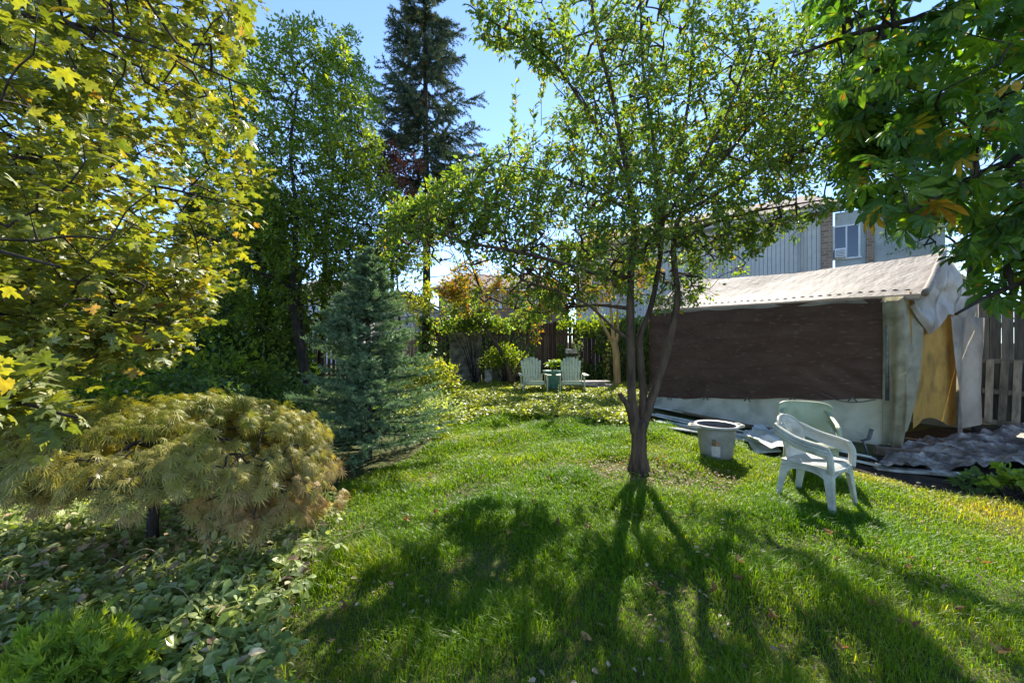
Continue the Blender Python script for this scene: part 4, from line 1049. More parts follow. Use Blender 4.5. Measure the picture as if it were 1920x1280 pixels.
# ------------------------------------------------------------------ central multi-stem tree
D = 4.45
tb = gp(1198, 884)
base = np.array([tb[0], tb[1], 0])
def A3(*q): return [at(*p) for p in q]
fork = at(1200, 800, 4.45)
limbs = [
    (np.array([[tb[0], tb[1], -.06], [tb[0], tb[1], .02], [tb[0]-.002, tb[1]-.005, .11], [tb[0], tb[1], .24]]), .165, .084, .95),
    (A3((1199, 900, 4.45), (1198, 860, 4.45), (1198, 820, 4.45), (1199, 790, 4.45)), .092, .080, .9),
    (A3((1190, 812, 4.45), (1178, 765, 4.42), (1162, 737, 4.38)), .045, .026, .98),
    (A3((1197, 810, 4.45), (1186, 760, 4.42), (1182, 640, 4.40), (1183, 520, 4.38), (1189, 430, 4.40), (1176, 330, 4.35), (1150, 190, 4.3), (1120, 70, 4.2), (1100, -60, 4.15)), .062, .012, .5),
    (A3((1201, 800, 4.46), (1205, 740, 4.5), (1199, 665, 4.5), (1200, 625, 4.52), (1222, 570, 4.56), (1238, 480, 4.62), (1250, 370, 4.68), (1290, 200, 4.75), (1300, 40, 4.85), (1310, -120, 4.9)), .050, .012, .5),
    (A3((1203, 810, 4.46), (1220, 755, 4.45), (1243, 685, 4.44), (1264, 600, 4.43), (1270, 550, 4.42), (1262, 470, 4.42), (1275, 405, 4.45), (1320, 340, 4.55), (1380, 270, 4.7), (1440, 190, 4.85), (1500, 80, 5.0)), .056, .012, .45),
    (A3((1238, 480, 4.62), (1236, 380, 4.6), (1225, 260, 4.6), (1205, 120, 4.6), (1200, -40, 4.6)), .030, .010, .2),
    (A3((1182, 525, 4.38), (1150, 510, 4.25), (1110, 512, 4.1), (1040, 490, 3.95), (960, 470, 3.85), (880, 455, 3.8), (800, 430, 3.8), (740, 420, 3.85)), .030, .008, .15),
    (A3((1181, 578, 4.40), (1120, 572, 4.6), (1060, 577, 4.9), (1000, 585, 5.1), (930, 560, 5.3)), .024, .006, .2),
    (A3((1182, 640, 4.40), (1150, 615, 4.3), (1100, 570, 4.2), (1040, 545, 4.15), (980, 525, 4.1)), .022, .006, .3),
    (A3((1183, 500, 4.38), (1205, 470, 4.3), (1240, 420, 4.2), (1300, 330, 4.15), (1360, 220, 4.1), (1400, 120, 4.1)), .030, .009, .3),
    (A3((1263, 465, 4.42), (1320, 425, 4.4), (1400, 400, 4.4), (1480, 385, 4.35), (1545, 375, 4.3)), .024, .006, .2),
    (A3((1268, 430, 4.45), (1310, 415, 4.8), (1360, 405, 5.2), (1420, 395, 5.5), (1480, 370, 5.7)), .022, .006, .2),
    (A3((1275, 405, 4.45), (1340, 365, 4.6), (1430, 310, 4.8), (1510, 280, 5.0), (1580, 230, 5.2)), .026, .007, .2),
    (A3((1176, 330, 4.35), (1120, 240, 4.2), (1050, 130, 4.0), (985, 75, 3.9), (920, 40, 3.8), (872, 8, 3.75)), .022, .005, .2),
    (A3((1185, 400, 4.4), (1100, 350, 4.35), (1020, 320, 4.3), (950, 310, 4.25), (890, 290, 4.2)), .020, .005, .2),
    (A3((1120, 240, 4.2), (1080, 170, 4.1), (1010, 125, 4.05), (990, 130, 4.05)), .012, .004, .2),
]
def E(x, y, d, rx, ry, rz, n): return (at(x, y, d), (rx, ry, rz), n)
rsT = np.random.RandomState(21)
els = [E(1220, 220, 4.5, 1.75, 1.2, 1.3, 330), E(1190, 400, 4.4, 1.6, 1.1, .75, 330), E(1000, 420, 4.2, .95, .8, .62, 190), E(860, 420, 3.95, .75, .6, .42, 130), E(760, 430, 3.9, .4, .45, .28, 46),
       E(1400, 240, 4.7, 1.2, 1.0, 1.1, 230), E(1380, 420, 4.4, .75, .7, .30, 80), E(1480, 400, 4.35, .5, .5, .2, 40), E(1510, 150, 5.0, .75, .9, 1.0, 110), E(1300, 520, 4.5, .38, .4, .3, 32),
       E(1180, 20, 4.5, 1.6, 1.2, .9, 200), E(1500, 280, 5.1, .7, .7, .5, 60), E(1060, 530, 4.2, .85, .7, .22, 80), E(1120, 480, 4.2, .7, .7, .3, 70),
       E(1000, 100, 3.9, .45, .3, .22, 40), E(930, 45, 3.8, .4, .22, .16, 26), E(950, 330, 4.2, .35, .4, .4, 40), E(1240, 550, 4.6, .5, .4, .25, 26), E(1050, 400, 5.8, 1.5, .8, .9, 120), E(1280, 300, 6.0, 1.7, .8, 1.4, 170), E(1010, 560, 4.9, .9, .5, .22, 90), E(1090, 500, 5.2, .8, .6, .4, 90), E(820, 400, 4.4, .8, .6, .5, 90), E(920, 470, 4.4, .8, .6, .3, 70), E(1130, 300, 5.6, 1.2, .7, 1.0, 90)]
els = [(c, r, int(n_*2.0)) for c, r, n_ in els]
tg = in_ellipsoids(els, rsT, 2.3)
tg = tg[wob(tg, 2.0, 3, 2)+.4*rsT.rand(len(tg)) > -.06]
els2 = [E(1420, 428, 4.4, .42, .3, .2, 50), E(1520, 392, 4.3, .25, .25, .08, 14), E(1000, 330, 4.3, 1.0, .6, .7, 90), E(900, 430, 4.2, .9, .6, .45, 90), E(1330, 250, 4.6, 1.3, .7, 1.2, 150), E(1150, 300, 6.6, 1.7, .6, 1.0, 120), E(1480, 200, 5.4, .9, .7, 1.2, 150), E(1360, 450, 4.4, .55, .3, .26, 80), E(1460, 415, 4.4, .4, .3, .16, 44), E(1480, 320, 5.0, .7, .5, .5, 110), E(1540, 200, 4.8, .6, .5, .9, 110), E(1560, 60, 4.8, .6, .6, .7, 80), E(840, 400, 4.1, .5, .4, .35, 50), E(1425, 418, 5.2, .55, .5, .26, 90), E(1235, 450, 6.0, 1.2, .5, .5, 140), E(1090, 490, 5.8, .9, .4, .3, 80), E(1330, 500, 5.6, .6, .4, .25, 50), E(1385, 335, 6.1, .7, .5, .5, 110), E(1470, 350, 5.6, .5, .5, .5, 80), E(1200, 60, 4.8, 1.7, .9, .7, 110), E(800, 450, 4.6, .6, .5, .45, 60), E(1340, 450, 4.4, .38, .3, .2, 46), E(1240, 470, 4.4, .4, .4, .3, 40), E(1080, 520, 4.3, .7, .5, .25, 60), E(1010, 590, 5.1, .5, .3, .1, 24)]
tg = np.vstack([tg, in_ellipsoids(els2, rsT, 2.3)])
pxx = 960+F*tg[:, 0]/tg[:, 1]; pyy = 640-F*(tg[:, 2]-CAMH)/tg[:, 1]
gap = (pxx > 1310) & (pxx < 1560) & (pyy > 412-(pxx-1300)*.27) & (pyy < 452-(pxx-1300)*.24)
tg = tg[~(gap & (rsT.rand(len(tg)) < .8))]
# keep the gap of sky at the upper left open
pxx = 960+F*tg[:, 0]/tg[:, 1]; pyy = 640-F*(tg[:, 2]-CAMH)/tg[:, 1]
bound = np.interp(pyy, [-200, 60, 130, 200, 260, 330, 380, 460, 600], [850, 840, 1000, 1040, 930, 830, 720, 690, 700])
tg = tg[(pxx > bound+rsT.rand(len(pxx))*25)]
def whips(tw, rs):
    # long upright shoots standing clear of the crown
    for (x, y, d, l) in [(965, 250, 4.2, .5), (1000, 265, 4.2, .35), (905, 350, 4.1, .35), (1015, 190, 4.1, .3), (1060, 60, 4.0, .4), (1240, 40, 4.6, .6), (930, 390, 4.0, .3)]:
        p = at(x, y, d); q = p+np.array([.04*rs.randn(), .04*rs.randn(), l])
        P_ = catmull([p-[0, 0, .25], p, q], 6); tw.tube(P_, np.linspace(.005, .0015, len(P_)), 4)
        leaves_on(tw, P_[5:-1], P_[6:], np.ones(len(P_)-6), 70, OV, .062, rs, spread=.015, along=.8, droop=.2)
make_tree('fruit_tree', 'multi-stemmed tree with small green leaves standing in the lawn by the tub', 'tree', base, limbs, tg, 31,
          dict(per_m=150, openings=OPEN, tmpl=OV, size=.052, spread=.075, along=.55, droop=-.12, up=.9, njit=.75, maxload=12, minper=5), M['plum'], M['bark'], dict(tip=.0018, maxr=.014), extra=whips)

# ------------------------------------------------------------------ maple overhanging the left side
mb_ = np.array([-5.4, 3.3, 0])
limbs = [(np.array([[-5.4, 3.3, -.05], [-5.42, 3.3, 1.0], [-5.3, 3.25, 2.2], [-5.2, 3.2, 3.6], [-5.0, 3.2, 5.2]]), .17, .06, .3),
         (np.array([[-5.35, 3.3, 1.5], [-4.6, 3.1, 1.75], [-3.8, 2.9, 1.72], [-3.0, 2.7, 1.60], [-2.3, 2.6, 1.5]]), .028, .005, .2),
         (np.array([[-5.3, 3.25, 2.2], [-4.4, 3.0, 2.75], [-3.5, 2.9, 2.8], [-2.6, 2.9, 2.6], [-1.95, 2.95, 2.45]]), .030, .005, .2),
         (np.array([[-5.25, 3.2, 2.8], [-4.3, 2.6, 3.3], [-3.4, 2.4, 3.45], [-2.5, 2.5, 3.4], [-1.8, 2.7, 3.2]]), .030, .005, .2),
         (np.array([[-5.3, 3.2, 1.9], [-4.2, 2.2, 2.1], [-3.2, 1.7, 2.05], [-2.3, 1.5, 1.9], [-1.7, 1.5, 1.75]]), .026, .005, .2),
         (np.array([[-5.2, 3.2, 3.4], [-4.3, 2.9, 4.2], [-3.2, 2.8, 4.4], [-2.2, 2.9, 4.3]]), .030, .005, .2),
         (np.array([[-5.35, 3.3, 1.3], [-4.0, 2.2, 1.45], [-2.8, 1.7, 1.35], [-1.95, 1.5, 1.26], [-1.55, 1.42, 1.2]]), .03, .005, .25),
         (np.array([[-5.3, 3.3, 2.0], [-4.4, 3.8, 2.5], [-3.4, 4.2, 2.6], [-2.7, 4.3, 2.4]]), .026, .005, .25)]
els = [((-3.3, 2.9, 2.75), (1.45, 1.0, 1.0), 150), ((-3.0, 2.7, 3.6), (1.35, 1.0, .9), 120), ((-3.4, 2.7, 1.75), (1.3, .9, .45), 90), ((-2.6, 1.9, 2.15), (.85, .5, .55), 44), ((-3.6, 3.6, 2.2), (1.5, .8, .8), 70), ((-4.3, 3.0, 3.0), (1.0, 1.0, 1.5), 80), ((-1.95, 1.42, 1.27), (.34, .2, .13), 14), ((-2.7, 2.4, 1.5), (.7, .5, .25), 30), ((-2.5, 2.9, 1.75), (.55, .5, .4), 30), ((-3.4, 2.2, 1.35), (.8, .5, .3), 30), ((-4.6, 3.2, 1.6), (1.2, .8, .8), 50), ((-2.3, 1.55, 3.0), (.6, .3, .8), 26), ((-4.0, 3.4, 4.3), (1.6, .8, .8), 80), ((-2.6, 3.0, 4.3), (.9, .6, .6), 44)]
els = [(c, r, int(n_*3.6)) for c, r, n_ in els]
rsM = np.random.RandomState(5); tg = in_ellipsoids(els, rsM, 2.6)
pxx = 960+F*tg[:, 0]/tg[:, 1]; pyy = 640-F*(tg[:, 2]-CAMH)/tg[:, 1]
bd = np.interp(pyy, [-300, 0, 100, 180, 260, 400, 480, 560, 620, 700, 800, 840], [520, 500, 470, 470, 530, 520, 470, 420, 380, 330, 290, 200])
okm = (pxx < bd-25*rsM.rand(len(tg))) & (tg[:, 1] > 1.15) & (pyy < 800+40*rsM.rand(len(tg)))
tg = tg[okm]
make_tree('maple_tree', 'maple with yellow green lobed leaves overhanging the left side', 'tree', mb_, limbs, tg, 7,
          dict(per_m=48, openings=OPEN, tmpl=MAPLE, size=.054, spread=.14, along=.6, droop=-.18, up=1.0, njit=.30, maxload=6, sizejit=.35, minper=4), M['maple'], M['barkdark'], dict(tip=.0013, maxr=.008))

# ------------------------------------------------------------------ laceleaf maple
lb = np.array([*gp(287, 1032), 0]); cc = at(330, 850, 2.8)
rsL = np.random.RandomState(9)
rx, ry = 1.12, .72
npad = 165
th = rsL.rand(npad)*6.283; rr = np.sqrt(rsL.rand(npad))*1.02
pz = 1.12-.34*rr**2.2-.05*rsL.rand(npad)
low = rsL.rand(npad) < .5
rr = np.where(low, .62+.40*rsL.rand(npad), rr)
pz = np.where(low, (.94-.26*rsL.rand(npad))-.46*rsL.rand(npad)*np.clip(np.cos(th-.15)*1.7-.5, 0, 1), pz)
pc = np.column_stack([cc[0]+rr*np.cos(th)*rx, cc[1]+rr*np.sin(th)*ry, pz])
k_ = 13
a_ = rsL.rand(npad*k_)*6.283; q_ = np.sqrt(rsL.rand(npad*k_))*.17
radial = np.repeat(np.column_stack([np.cos(th), np.sin(th)]), k_, 0)
tg = np.repeat(pc, k_, 0)+np.column_stack([q_*np.cos(a_), q_*np.sin(a_), -.9*q_**1.5+.012*rsL.randn(npad*k_)])
tg[:, 2] -= np.clip(np.sum((tg[:, :2]-np.repeat(pc[:, :2], k_, 0))*radial, 1), 0, 1)*.5
limbs = [(np.array([lb-[0, 0, .05], lb+[.0, .0, .25], lb+[.02, .02, .55], lb+[.05, .03, .78]]), .040, .026, .7)]
for a in range(8):
    d = np.array([math.cos(a*.785+.3), math.sin(a*.785+.3), 0]); s0 = lb+[.05, .03, .7]
    limbs.append((np.array([s0, s0+d*[.3, .3, 0]+[0.05, 0, .12], s0+d*.6+[.07, 0, .14], s0+d*.85+[.08, 0, .06]]), .011, .003, .2))
make_tree('laceleaf_maple', 'low weeping laceleaf maple with feathery yellow and tan foliage on a short trunk', 'tree', lb, limbs, tg, 12,
          dict(per_m=46, center=cc, tmpl=LACE, size=.072, spread=.06, along=.5, droop=-.55, up=1.0, njit=.45, maxload=12, rbias=lambda p: np.clip((1.12-p[:, 2])*1.5, 0, .95), minper=3), M['lace'], M['barkdark'], dict(tip=.0010, maxr=.005, sag=.1))

# ------------------------------------------------------------------ spruces
sb = gp(695, 868); sb = np.array([(690-960)/F*4.9, 4.9, 0])
nd = np.array([[-.12, 0, 0], [.12, 0, 0], [0, 1, 0.]])
make_spruce('blue_spruce', 'small silvery blue spruce beside the lawn', sb, 2.62, 1.05, 41, nd, 46, 46, .026, 400, [M['barkdark'], M['spruce']], z0=.04, droop=.12, lift=.16, lmax=.14, trunk_r=.045, nb=(5, 7))
nd2 = np.array([[-.13, 0, 0], [.13, 0, 0], [0, 1, 0.]])
tsb = np.array([(798-960)/F*13.0, 13.0, 0])
make_spruce('tall_spruce', 'tall dark spruce with bare lower trunk rising into the sky', tsb, 15.6, 2.55, 43, nd2, 28, 34, .080, 135, [M['barkdark'], M['spruce2']], z0=.36, profile=lambda f: min(1.0, (1-f)*1.55)*(.55 if f < .45 else 1.0), droop=.30, lift=.28, hang=.55, trunk_r=.15, nb=(5, 8), zj=.55, lmax=.55)
# bare dead branches on the tall spruce's lower trunk
m = MB(); rs = np.random.RandomState(19)
for i in range(26):
    z = 2.2+rs.rand()*3.6; a = rs.rand()*6.28; L_ = .8+1.4*rs.rand(); d = np.array([math.cos(a), math.sin(a), 0])
    P_ = catmull([[0, 0, z], d*L_*.5+[0, 0, z+.08*rs.randn()], d*L_+[0, 0, z-.25+.3*rs.randn()]], 4); m.tube(P_, np.linspace(.018, .004, len(P_)), 4)
    for k_ in range(3):
        q = P_[3+k_]; m.tube(np.array([q, q+unit(d+rs.randn(3)*.6)*(.2+.3*rs.rand())]), [.006, .002], 3)
tall = [o for o in bpy.data.objects if o.name == 'tall_spruce'][0]
m.build('dead_branch', M['barkdark'], tall)

# ------------------------------------------------------------------ deciduous trees, left of centre
def round_tree(name, label, base, stems, els, seed, lk, lm, bm, gk=None, group=None, shell=2.2, flt=None):
    els = [(c, r, int(n_*1.7)) for c, r, n_ in els]
    rs_ = np.random.RandomState(seed); t_ = in_ellipsoids(els, rs_, shell)
    if flt: t_ = t_[flt(t_)]
    return make_tree(name, label, 'tree', base, stems, t_, seed+1, lk, lm, bm, gk, group)
d1 = 8.5
stems = [(A3((578, 775, 8.5), (572, 700, 8.5), (557, 620, 8.5), (549, 560, 8.5), (552, 480, 8.5), (556, 400, 8.5), (545, 280, 8.4), (560, 150, 8.5)), .115, .02, .3),
         (A3((549, 548, 8.5), (520, 525, 8.3), (480, 510, 8.1), (450, 490, 8.0), (420, 450, 8.0)), .06, .012, .2),
         (A3((548, 640, 8.5), (500, 615, 8.3), (460, 590, 8.2), (420, 570, 8.1)), .03, .008, .2),
         (A3((572, 710, 8.55), (566, 600, 8.7), (560, 540, 8.75), (590, 470, 8.9), (640, 350, 9.0), (660, 230, 9.0)), .05, .012, .3)]
els = [E(555, 230, 8.4, 1.5, 1.4, 2.0, 230), E(470, 330, 8.2, 1.2, 1.2, 1.5, 150), E(520, 480, 8.3, 1.5, 1.3, 1.2, 150), E(470, 590, 8.2, 1.1, 1.0, .7, 80), E(640, 280, 8.8, .9, 1.0, 1.7, 110), E(580, 110, 8.5, 1.0, .8, .9, 80), E(600, 470, 8.8, 1.2, 1.0, 1.3, 120), E(420, 220, 8.2, 1.0, 1.0, 1.6, 110), E(540, 400, 8.6, 1.4, 1.2, 1.2, 170), E(480, 150, 8.4, .8, .9, 1.0, 70)]
lk = dict(per_m=120, tmpl=OV, size=.080, spread=.13, along=.5, droop=-.1, up=.8, njit=.8, maxload=12, minper=5)
round_tree('leafy_tree', 'dark leafy tree with forked trunk before the gappy fence', np.array([*at(578, 775, 8.5)[:2], 0]), stems, els, 51, lk, M['dark'], M['barkdark'], dict(tip=.0022, maxr=.02))
stems = [(A3((605, 745, 10), (603, 650, 10), (607, 560, 10), (612, 470, 10), (618, 380, 10), (630, 250, 10), (650, 130, 10)), .10, .02, .4),
         (A3((607, 540, 10), (640, 470, 10), (680, 400, 10), (700, 330, 10)), .04, .01, .3)]
els = [E(650, 220, 10, 1.0, 1.2, 1.9, 150), E(690, 380, 10, .9, 1.0, 1.2, 110), E(620, 420, 10, 1.0, 1.0, 1.1, 90), E(655, 120, 10, .55, .6, .9, 46), E(640, 560, 10, 1.1, 1.0, .9, 100), E(715, 480, 10.2, .8, .8, .7, 90), E(600, 600, 9.6, 1.1, .7, .6, 90), E(640, 460, 10, 1.2, 1.0, 1.2, 130)]
round_tree('leafy_tree', 'slender leafy tree behind the forked one, its crown beside the tall spruce', np.array([*at(605, 745, 10)[:2], 0]), stems, els, 53, lk, M['dark'], M['barkdark'], dict(tip=.0022, maxr=.02))
stems = [(A3((735, 720, 11.5), (735, 560, 11.5), (738, 440, 11.5), (740, 340, 11.5)), .09, .02, .4)]
els = [E(735, 325, 11.5, 1.0, 1.0, .85, 120), E(700, 300, 11.5, .7, .7, .6, 50)]
round_tree('copper_tree', 'reddish dark-leaved tree in front of the tall spruce trunk', np.array([*at(735, 720, 11.5)[:2], 0]), stems, els, 55, dict(lk, size=.09), M['copper'], M['barkdark'], dict(tip=.0022, maxr=.02))
stems = [(A3((752, 725, 10.6), (750, 620, 10.6), (745, 540, 10.6), (742, 470, 10.6)), .05, .015, .4)]
els = [E(742, 455, 10.6, 1.05, .7, .95, 170), E(775, 560, 10.6, .6, .5, .6, 60), E(690, 520, 10.6, .6, .5, .8, 70), E(800, 420, 10.6, .7, .6, .6, 70)]
round_tree('young_tree', 'young yellow green tree in front of the tall spruce trunk, above the sunlit shrub', np.array([*at(752, 725, 10.6)[:2], 0]), stems, els, 57, dict(lk, size=.085, per_m=60), M['cover2'], M['barkdark'], dict(tip=.0022, maxr=.02))
# shadowy cedars and trees along the left edge
rsC = np.random.RandomState(60)
def cedar(label, base, H, r, seed, n=900, name='cedar_tree'):
    rs_ = np.random.RandomState(seed); base = np.asarray(base, float)
    root = thing(name, label, 'tree', base)
    tr = MB(); tr.tube(np.array([[0, 0, -.05], [0.02, 0, H*.4], [0, .02, H*.92]]), [r*.12, r*.09, .012], 8); tr.build('trunk', M['barkdark'], root)
    f = rs_.rand(n)**1.25; a = rs_.rand(n)*6.283; rad = r*(1-f**1.6)*(.55+.45*rs_.rand(n)**.5)+.04; rad *= 1+.18*np.sin(a*3+f*9)
    p = np.column_stack([rad*np.cos(a), rad*np.sin(a), .12+f*(H-.15)])
    m = MB(); k = 9
    p2 = np.repeat(p, k, 0)+rs_.randn(n*k, 3)*.11; out = unit(np.column_stack([p2[:, :2], np.full(len(p2), .35)*np.linalg.norm(p2[:, :2], axis=1)]))
    m.cloud(SPRAY, p2, unit(out+rs_.randn(len(p2), 3)*.45+[0, 0, .15]), rs_.randn(len(p2), 3), .16+.08*rs_.rand(len(p2)), rs_.rand(len(p2)))
    m.build('crown', M['cedar'], root)
    return root
cedar('dark cedar nearest the left edge, behind the maple leaves', (-9.6, 7.6, 0), 4.6, 1.3, 1)
cedar('broad dark cedar behind the laceleaf maple crown', (-7.9, 8.2, 0), 3.2, 1.1, 2, 600)
cedar('narrow dark cedar left of the forked trunk', (-6.0, 9.6, 0), 5.2, .95, 3)
cedar('tall dark cedar beyond the gappy fence at far left', (-13.5, 11.5, 0), 7.2, 1.8, 4, 1300)
cedar('dark cedar rising between the others over the fence', (-9.9, 12.8, 0), 6.4, 1.4, 5, 1000)

# shrubs
def bush(name, label, c, r, n, leaf, size, mat, seed, per=9, cat='shrub', stemmat=None, up=.8, njit=.7, droop=-.1, fl=None):
    rs_ = np.random.RandomState(seed); c = np.asarray(c, float)
    root = thing(name, label, cat, (c[0], c[1], 0))
    d = unit(rs_.randn(n, 3)); d[:, 2] = np.abs(d[:, 2])*1.0-.15
    p = d*(rs_.rand(n, 1)**(1/2.6))*np.asarray(r)*(1+.22*wob(d*2, 1.5, 3, seed % 20))[:, None]+[0, 0, c[2]]
    p[:, 2] = np.maximum(p[:, 2], .04)
    s = MB()
    for i in range(0, n, max(1, n//26)):
        q = p[i]; s.tube(catmull([[rs_.randn()*.05, rs_.randn()*.05, 0], q*[.45, .45, .6], q], 4), np.linspace(.012, .003, 9), 5)
    s.build('stem', stemmat or M['barkdark'], root)
    m = MB(); P_ = np.repeat(p, per, 0)+rs_.randn(n*per, 3)*.10*np.array([1, 1, .8])*min(1.0, max(r)); P_[:, 2] = np.maximum(P_[:, 2], .03)
    out = P_-[0, 0, c[2]*.6]
    m.cloud(leaf, P_, unit(unit(out)*.6+rs_.randn(len(P_), 3)*.6+[0, 0, droop]), unit(unit(out)*.5+np.array([0, 0, up])+rs_.randn(len(P_), 3)*njit), size*(.7+.6*rs_.rand(len(P_))), rs_.rand(len(P_)))
    m.build('foliage', mat, root)
    return root
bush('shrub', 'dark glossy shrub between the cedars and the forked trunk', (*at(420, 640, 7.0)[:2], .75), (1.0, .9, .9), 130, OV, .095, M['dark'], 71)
bush('shrub', 'bright green leafy bush with sun glow coloured into its leaves behind the forked trunk', (*at(500, 585, 9.3)[:2], 1.5), (1.15, .5, 1.0), 230, OVW, .085, M['bright'], 82)  # bright leaf colour stands in for sun shining through this shaded bush
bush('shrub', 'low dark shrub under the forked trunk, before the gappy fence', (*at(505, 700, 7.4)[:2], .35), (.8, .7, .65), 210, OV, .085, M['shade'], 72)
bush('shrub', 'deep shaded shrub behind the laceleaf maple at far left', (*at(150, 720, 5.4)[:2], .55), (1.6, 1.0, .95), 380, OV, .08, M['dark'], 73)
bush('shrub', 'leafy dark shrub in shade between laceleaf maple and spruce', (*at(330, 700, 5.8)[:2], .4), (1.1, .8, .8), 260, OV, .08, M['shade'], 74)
bush('shrub', 'yellow green sunlit shrub between the blue spruce and the tall spruce trunk', (*at(800, 690, 8.6)[:2], .5), (.75, .7, .75), 220, OVW, .075, M['cover2'], 75)
bush('shrub', 'pale leafed low shrub on the lawn side of the blue spruce', (*at(800, 745, 7.2)[:2], .18), (.7, .6, .45), 170, OVW, .055, M['cover'], 76)
bush('shrub', 'dark shrub with light leaf tips around the leaning trunk', (*at(945, 650, 12.6)[:2], .7), (.75, .5, .8), 200, OV, .09, M['dark'], 77)
bush('shrub', 'leafy bush arching over the mossy panels at the back fence', (*at(890, 590, 12.9)[:2], 1.9), (1.3, .6, .5), 260, OVW, .10, M['plum'], 78)
bush('shrub', 'yellow green weedy bush at the lawn corner by the soil', (*gp(1912, 935), .1), (.24, .22, .22), 34, OVW, .085, M['bright'], 79, per=5)
bush('shrub', 'small dark leaved weed clump on the bare soil', (*gp(1838, 916), .04), (.24, .14, .10), 24, OVW, .075, M['shade'], 80, per=5)
bush('feathery_shrub', 'small bright green feathery bush nearest the camera in the ground cover', (-1.72, 1.52, .10), (.26, .24, .30), 260, SPRAY, .055, M['bright'], 81, per=12, cat='shrub', up=.2, njit=1.0, droop=.5)

# ivy and creeper
def creeper(name, label, x0, x1, y, h, n, size, mat, seed, th=.22, cat='climbing plant', topn=0):
    rs_ = np.random.RandomState(seed); root = thing(name, label, cat, ((x0+x1)/2, y, 0)); w = x1-x0
    p = np.column_stack([(rs_.rand(n)-.5)*w, -th*rs_.rand(n)**2-.05, h*rs_.rand(n)**.8*(.86+.2*np.sin(rs_.rand(n)*6))])
    den = wob(np.column_stack([p[:, 0], p[:, 2]]), 1.2, 3, seed % 11); p = p[den > -.42]
    if topn:
        q = np.column_stack([(rs_.rand(topn)-.5)*w, -.25+.5*rs_.rand(topn), h+.18*rs_.randn(topn)]); p = np.vstack([p, q])
    s = MB()
    for i in range(12):
        x = (rs_.rand()-.5)*w; s.tube(catmull([[x, -.04, 0], [x+.1*rs_.randn(), -.06, h*.5], [x+.25*rs_.randn(), -.05, h*(.7+.3*rs_.rand())]], 5), np.linspace(.014, .004, 11), 5)
    s.build('stem', M['barkdark'], root)
    m = MB(); m.cloud(OVW, p, unit(np.column_stack([rs_.randn(len(p))*.6, -.25*np.ones(len(p)), -1+.5*rs_.randn(len(p))])), unit(np.array([0, -1, .5])+rs_.randn(len(p), 3)*.4), size*(.7+.6*rs_.rand(len(p))), rs_.rand(len(p)))
    m.build('foliage', mat, root); return root
creeper('ivy', 'dense dark ivy covering the back fence right of the green chairs', 1.6, 4.9, 14.05, 2.15, 3600, .11, M['dark'], 91, topn=500)
creeper('ivy', 'sparse ivy on the back fence left of the leaning trunk', -2.6, .9, 13.9, 2.0, 1100, .10, M['shade'], 92)
creeper('ivy', 'hanging ivy strand with pale leaves catching sun by the chairs', 2.05, 2.35, 13.2, 1.9, 110, .10, M['cover'], 93, th=.08)
creeper('ivy', 'small ivy strand with bright tip further along the dark hedge', 3.05, 3.2, 13.1, 1.5, 60, .09, M['cover2'], 94, th=.06)
# ivy climbing the tall spruce
rs = np.random.RandomState(95); n = 900; iv = thing('ivy', 'bright ivy wrapped round the base of the tall spruce trunk', 'climbing plant', tsb)
a = rs.rand(n)*6.28; z = 2.3*rs.rand(n)**1.3; r = .17+.25*rs.rand(n)*(1-z/2.8)
p = np.column_stack([r*np.cos(a), r*np.sin(a), z]); m = MB(); out = p*[1, 1, 0]
m.cloud(OVW, p, unit(out+rs.randn(n, 3)*.15-[0, 0, .25]), unit(out+rs.randn(n, 3)*.1+[0, 0, .12]), .13*(.7+.6*rs.rand(n)), rs.rand(n)); m.build('foliage', M['plum'], iv)

# small autumn tree with tan trunk
_r = np.random.RandomState(89); OPENB = [(x, y, r) for x, y, r in zip(_r.uniform(-2.2, 4, 120), _r.uniform(7.0, 12, 120), .10+.22*_r.rand(120))]
stems = [(A3((1158, 735, 12.3), (1157, 700, 12.3), (1155, 660, 12.3), (1151, 640, 12.3)), .125, .10, .95),
         (A3((1152, 650, 12.3), (1138, 625, 12.2), (1122, 590, 12.1), (1105, 545, 12.0), (1060, 510, 11.8)), .055, .014, .5),
         (A3((1152, 648, 12.3), (1147, 600, 12.3), (1144, 560, 12.3), (1135, 510, 12.3), (1150, 470, 12.3)), .065, .016, .5),
         (A3((1155, 650, 12.3), (1159, 610, 12.4), (1160, 570, 12.4), (1185, 520, 12.5), (1200, 480, 12.5)), .05, .014, .5)]
els = [E(1050, 545, 11.9, 1.6, .8, .75, 130), E(960, 555, 11.8, 1.2, .7, .75, 110), E(1140, 510, 12.2, 1.3, .8, .75, 80), E(1200, 520, 12.4, .8, .8, .6, 60), E(900, 560, 11.8, .9, .7, .5, 70), E(1090, 450, 12.2, 1.6, .8, .5, 90), E(900, 525, 11.8, 1.1, .6, .6, 120), E(850, 545, 11.9, .5, .5, .4, 40), E(980, 500, 12, 1.0, .8, .5, 60), E(1000, 620, 11.9, .25, .3, .5, 16)]
round_tree('autumn_tree', 'small tree with pale tan trunk and orange yellow leaves behind the tent', np.array([*at(1158, 735, 12.3)[:2], 0]), stems, els, 61, dict(lk, size=.10, per_m=52, openings=OPENB), M['orange'], M['barktan'], dict(tip=.0022, maxr=.02))
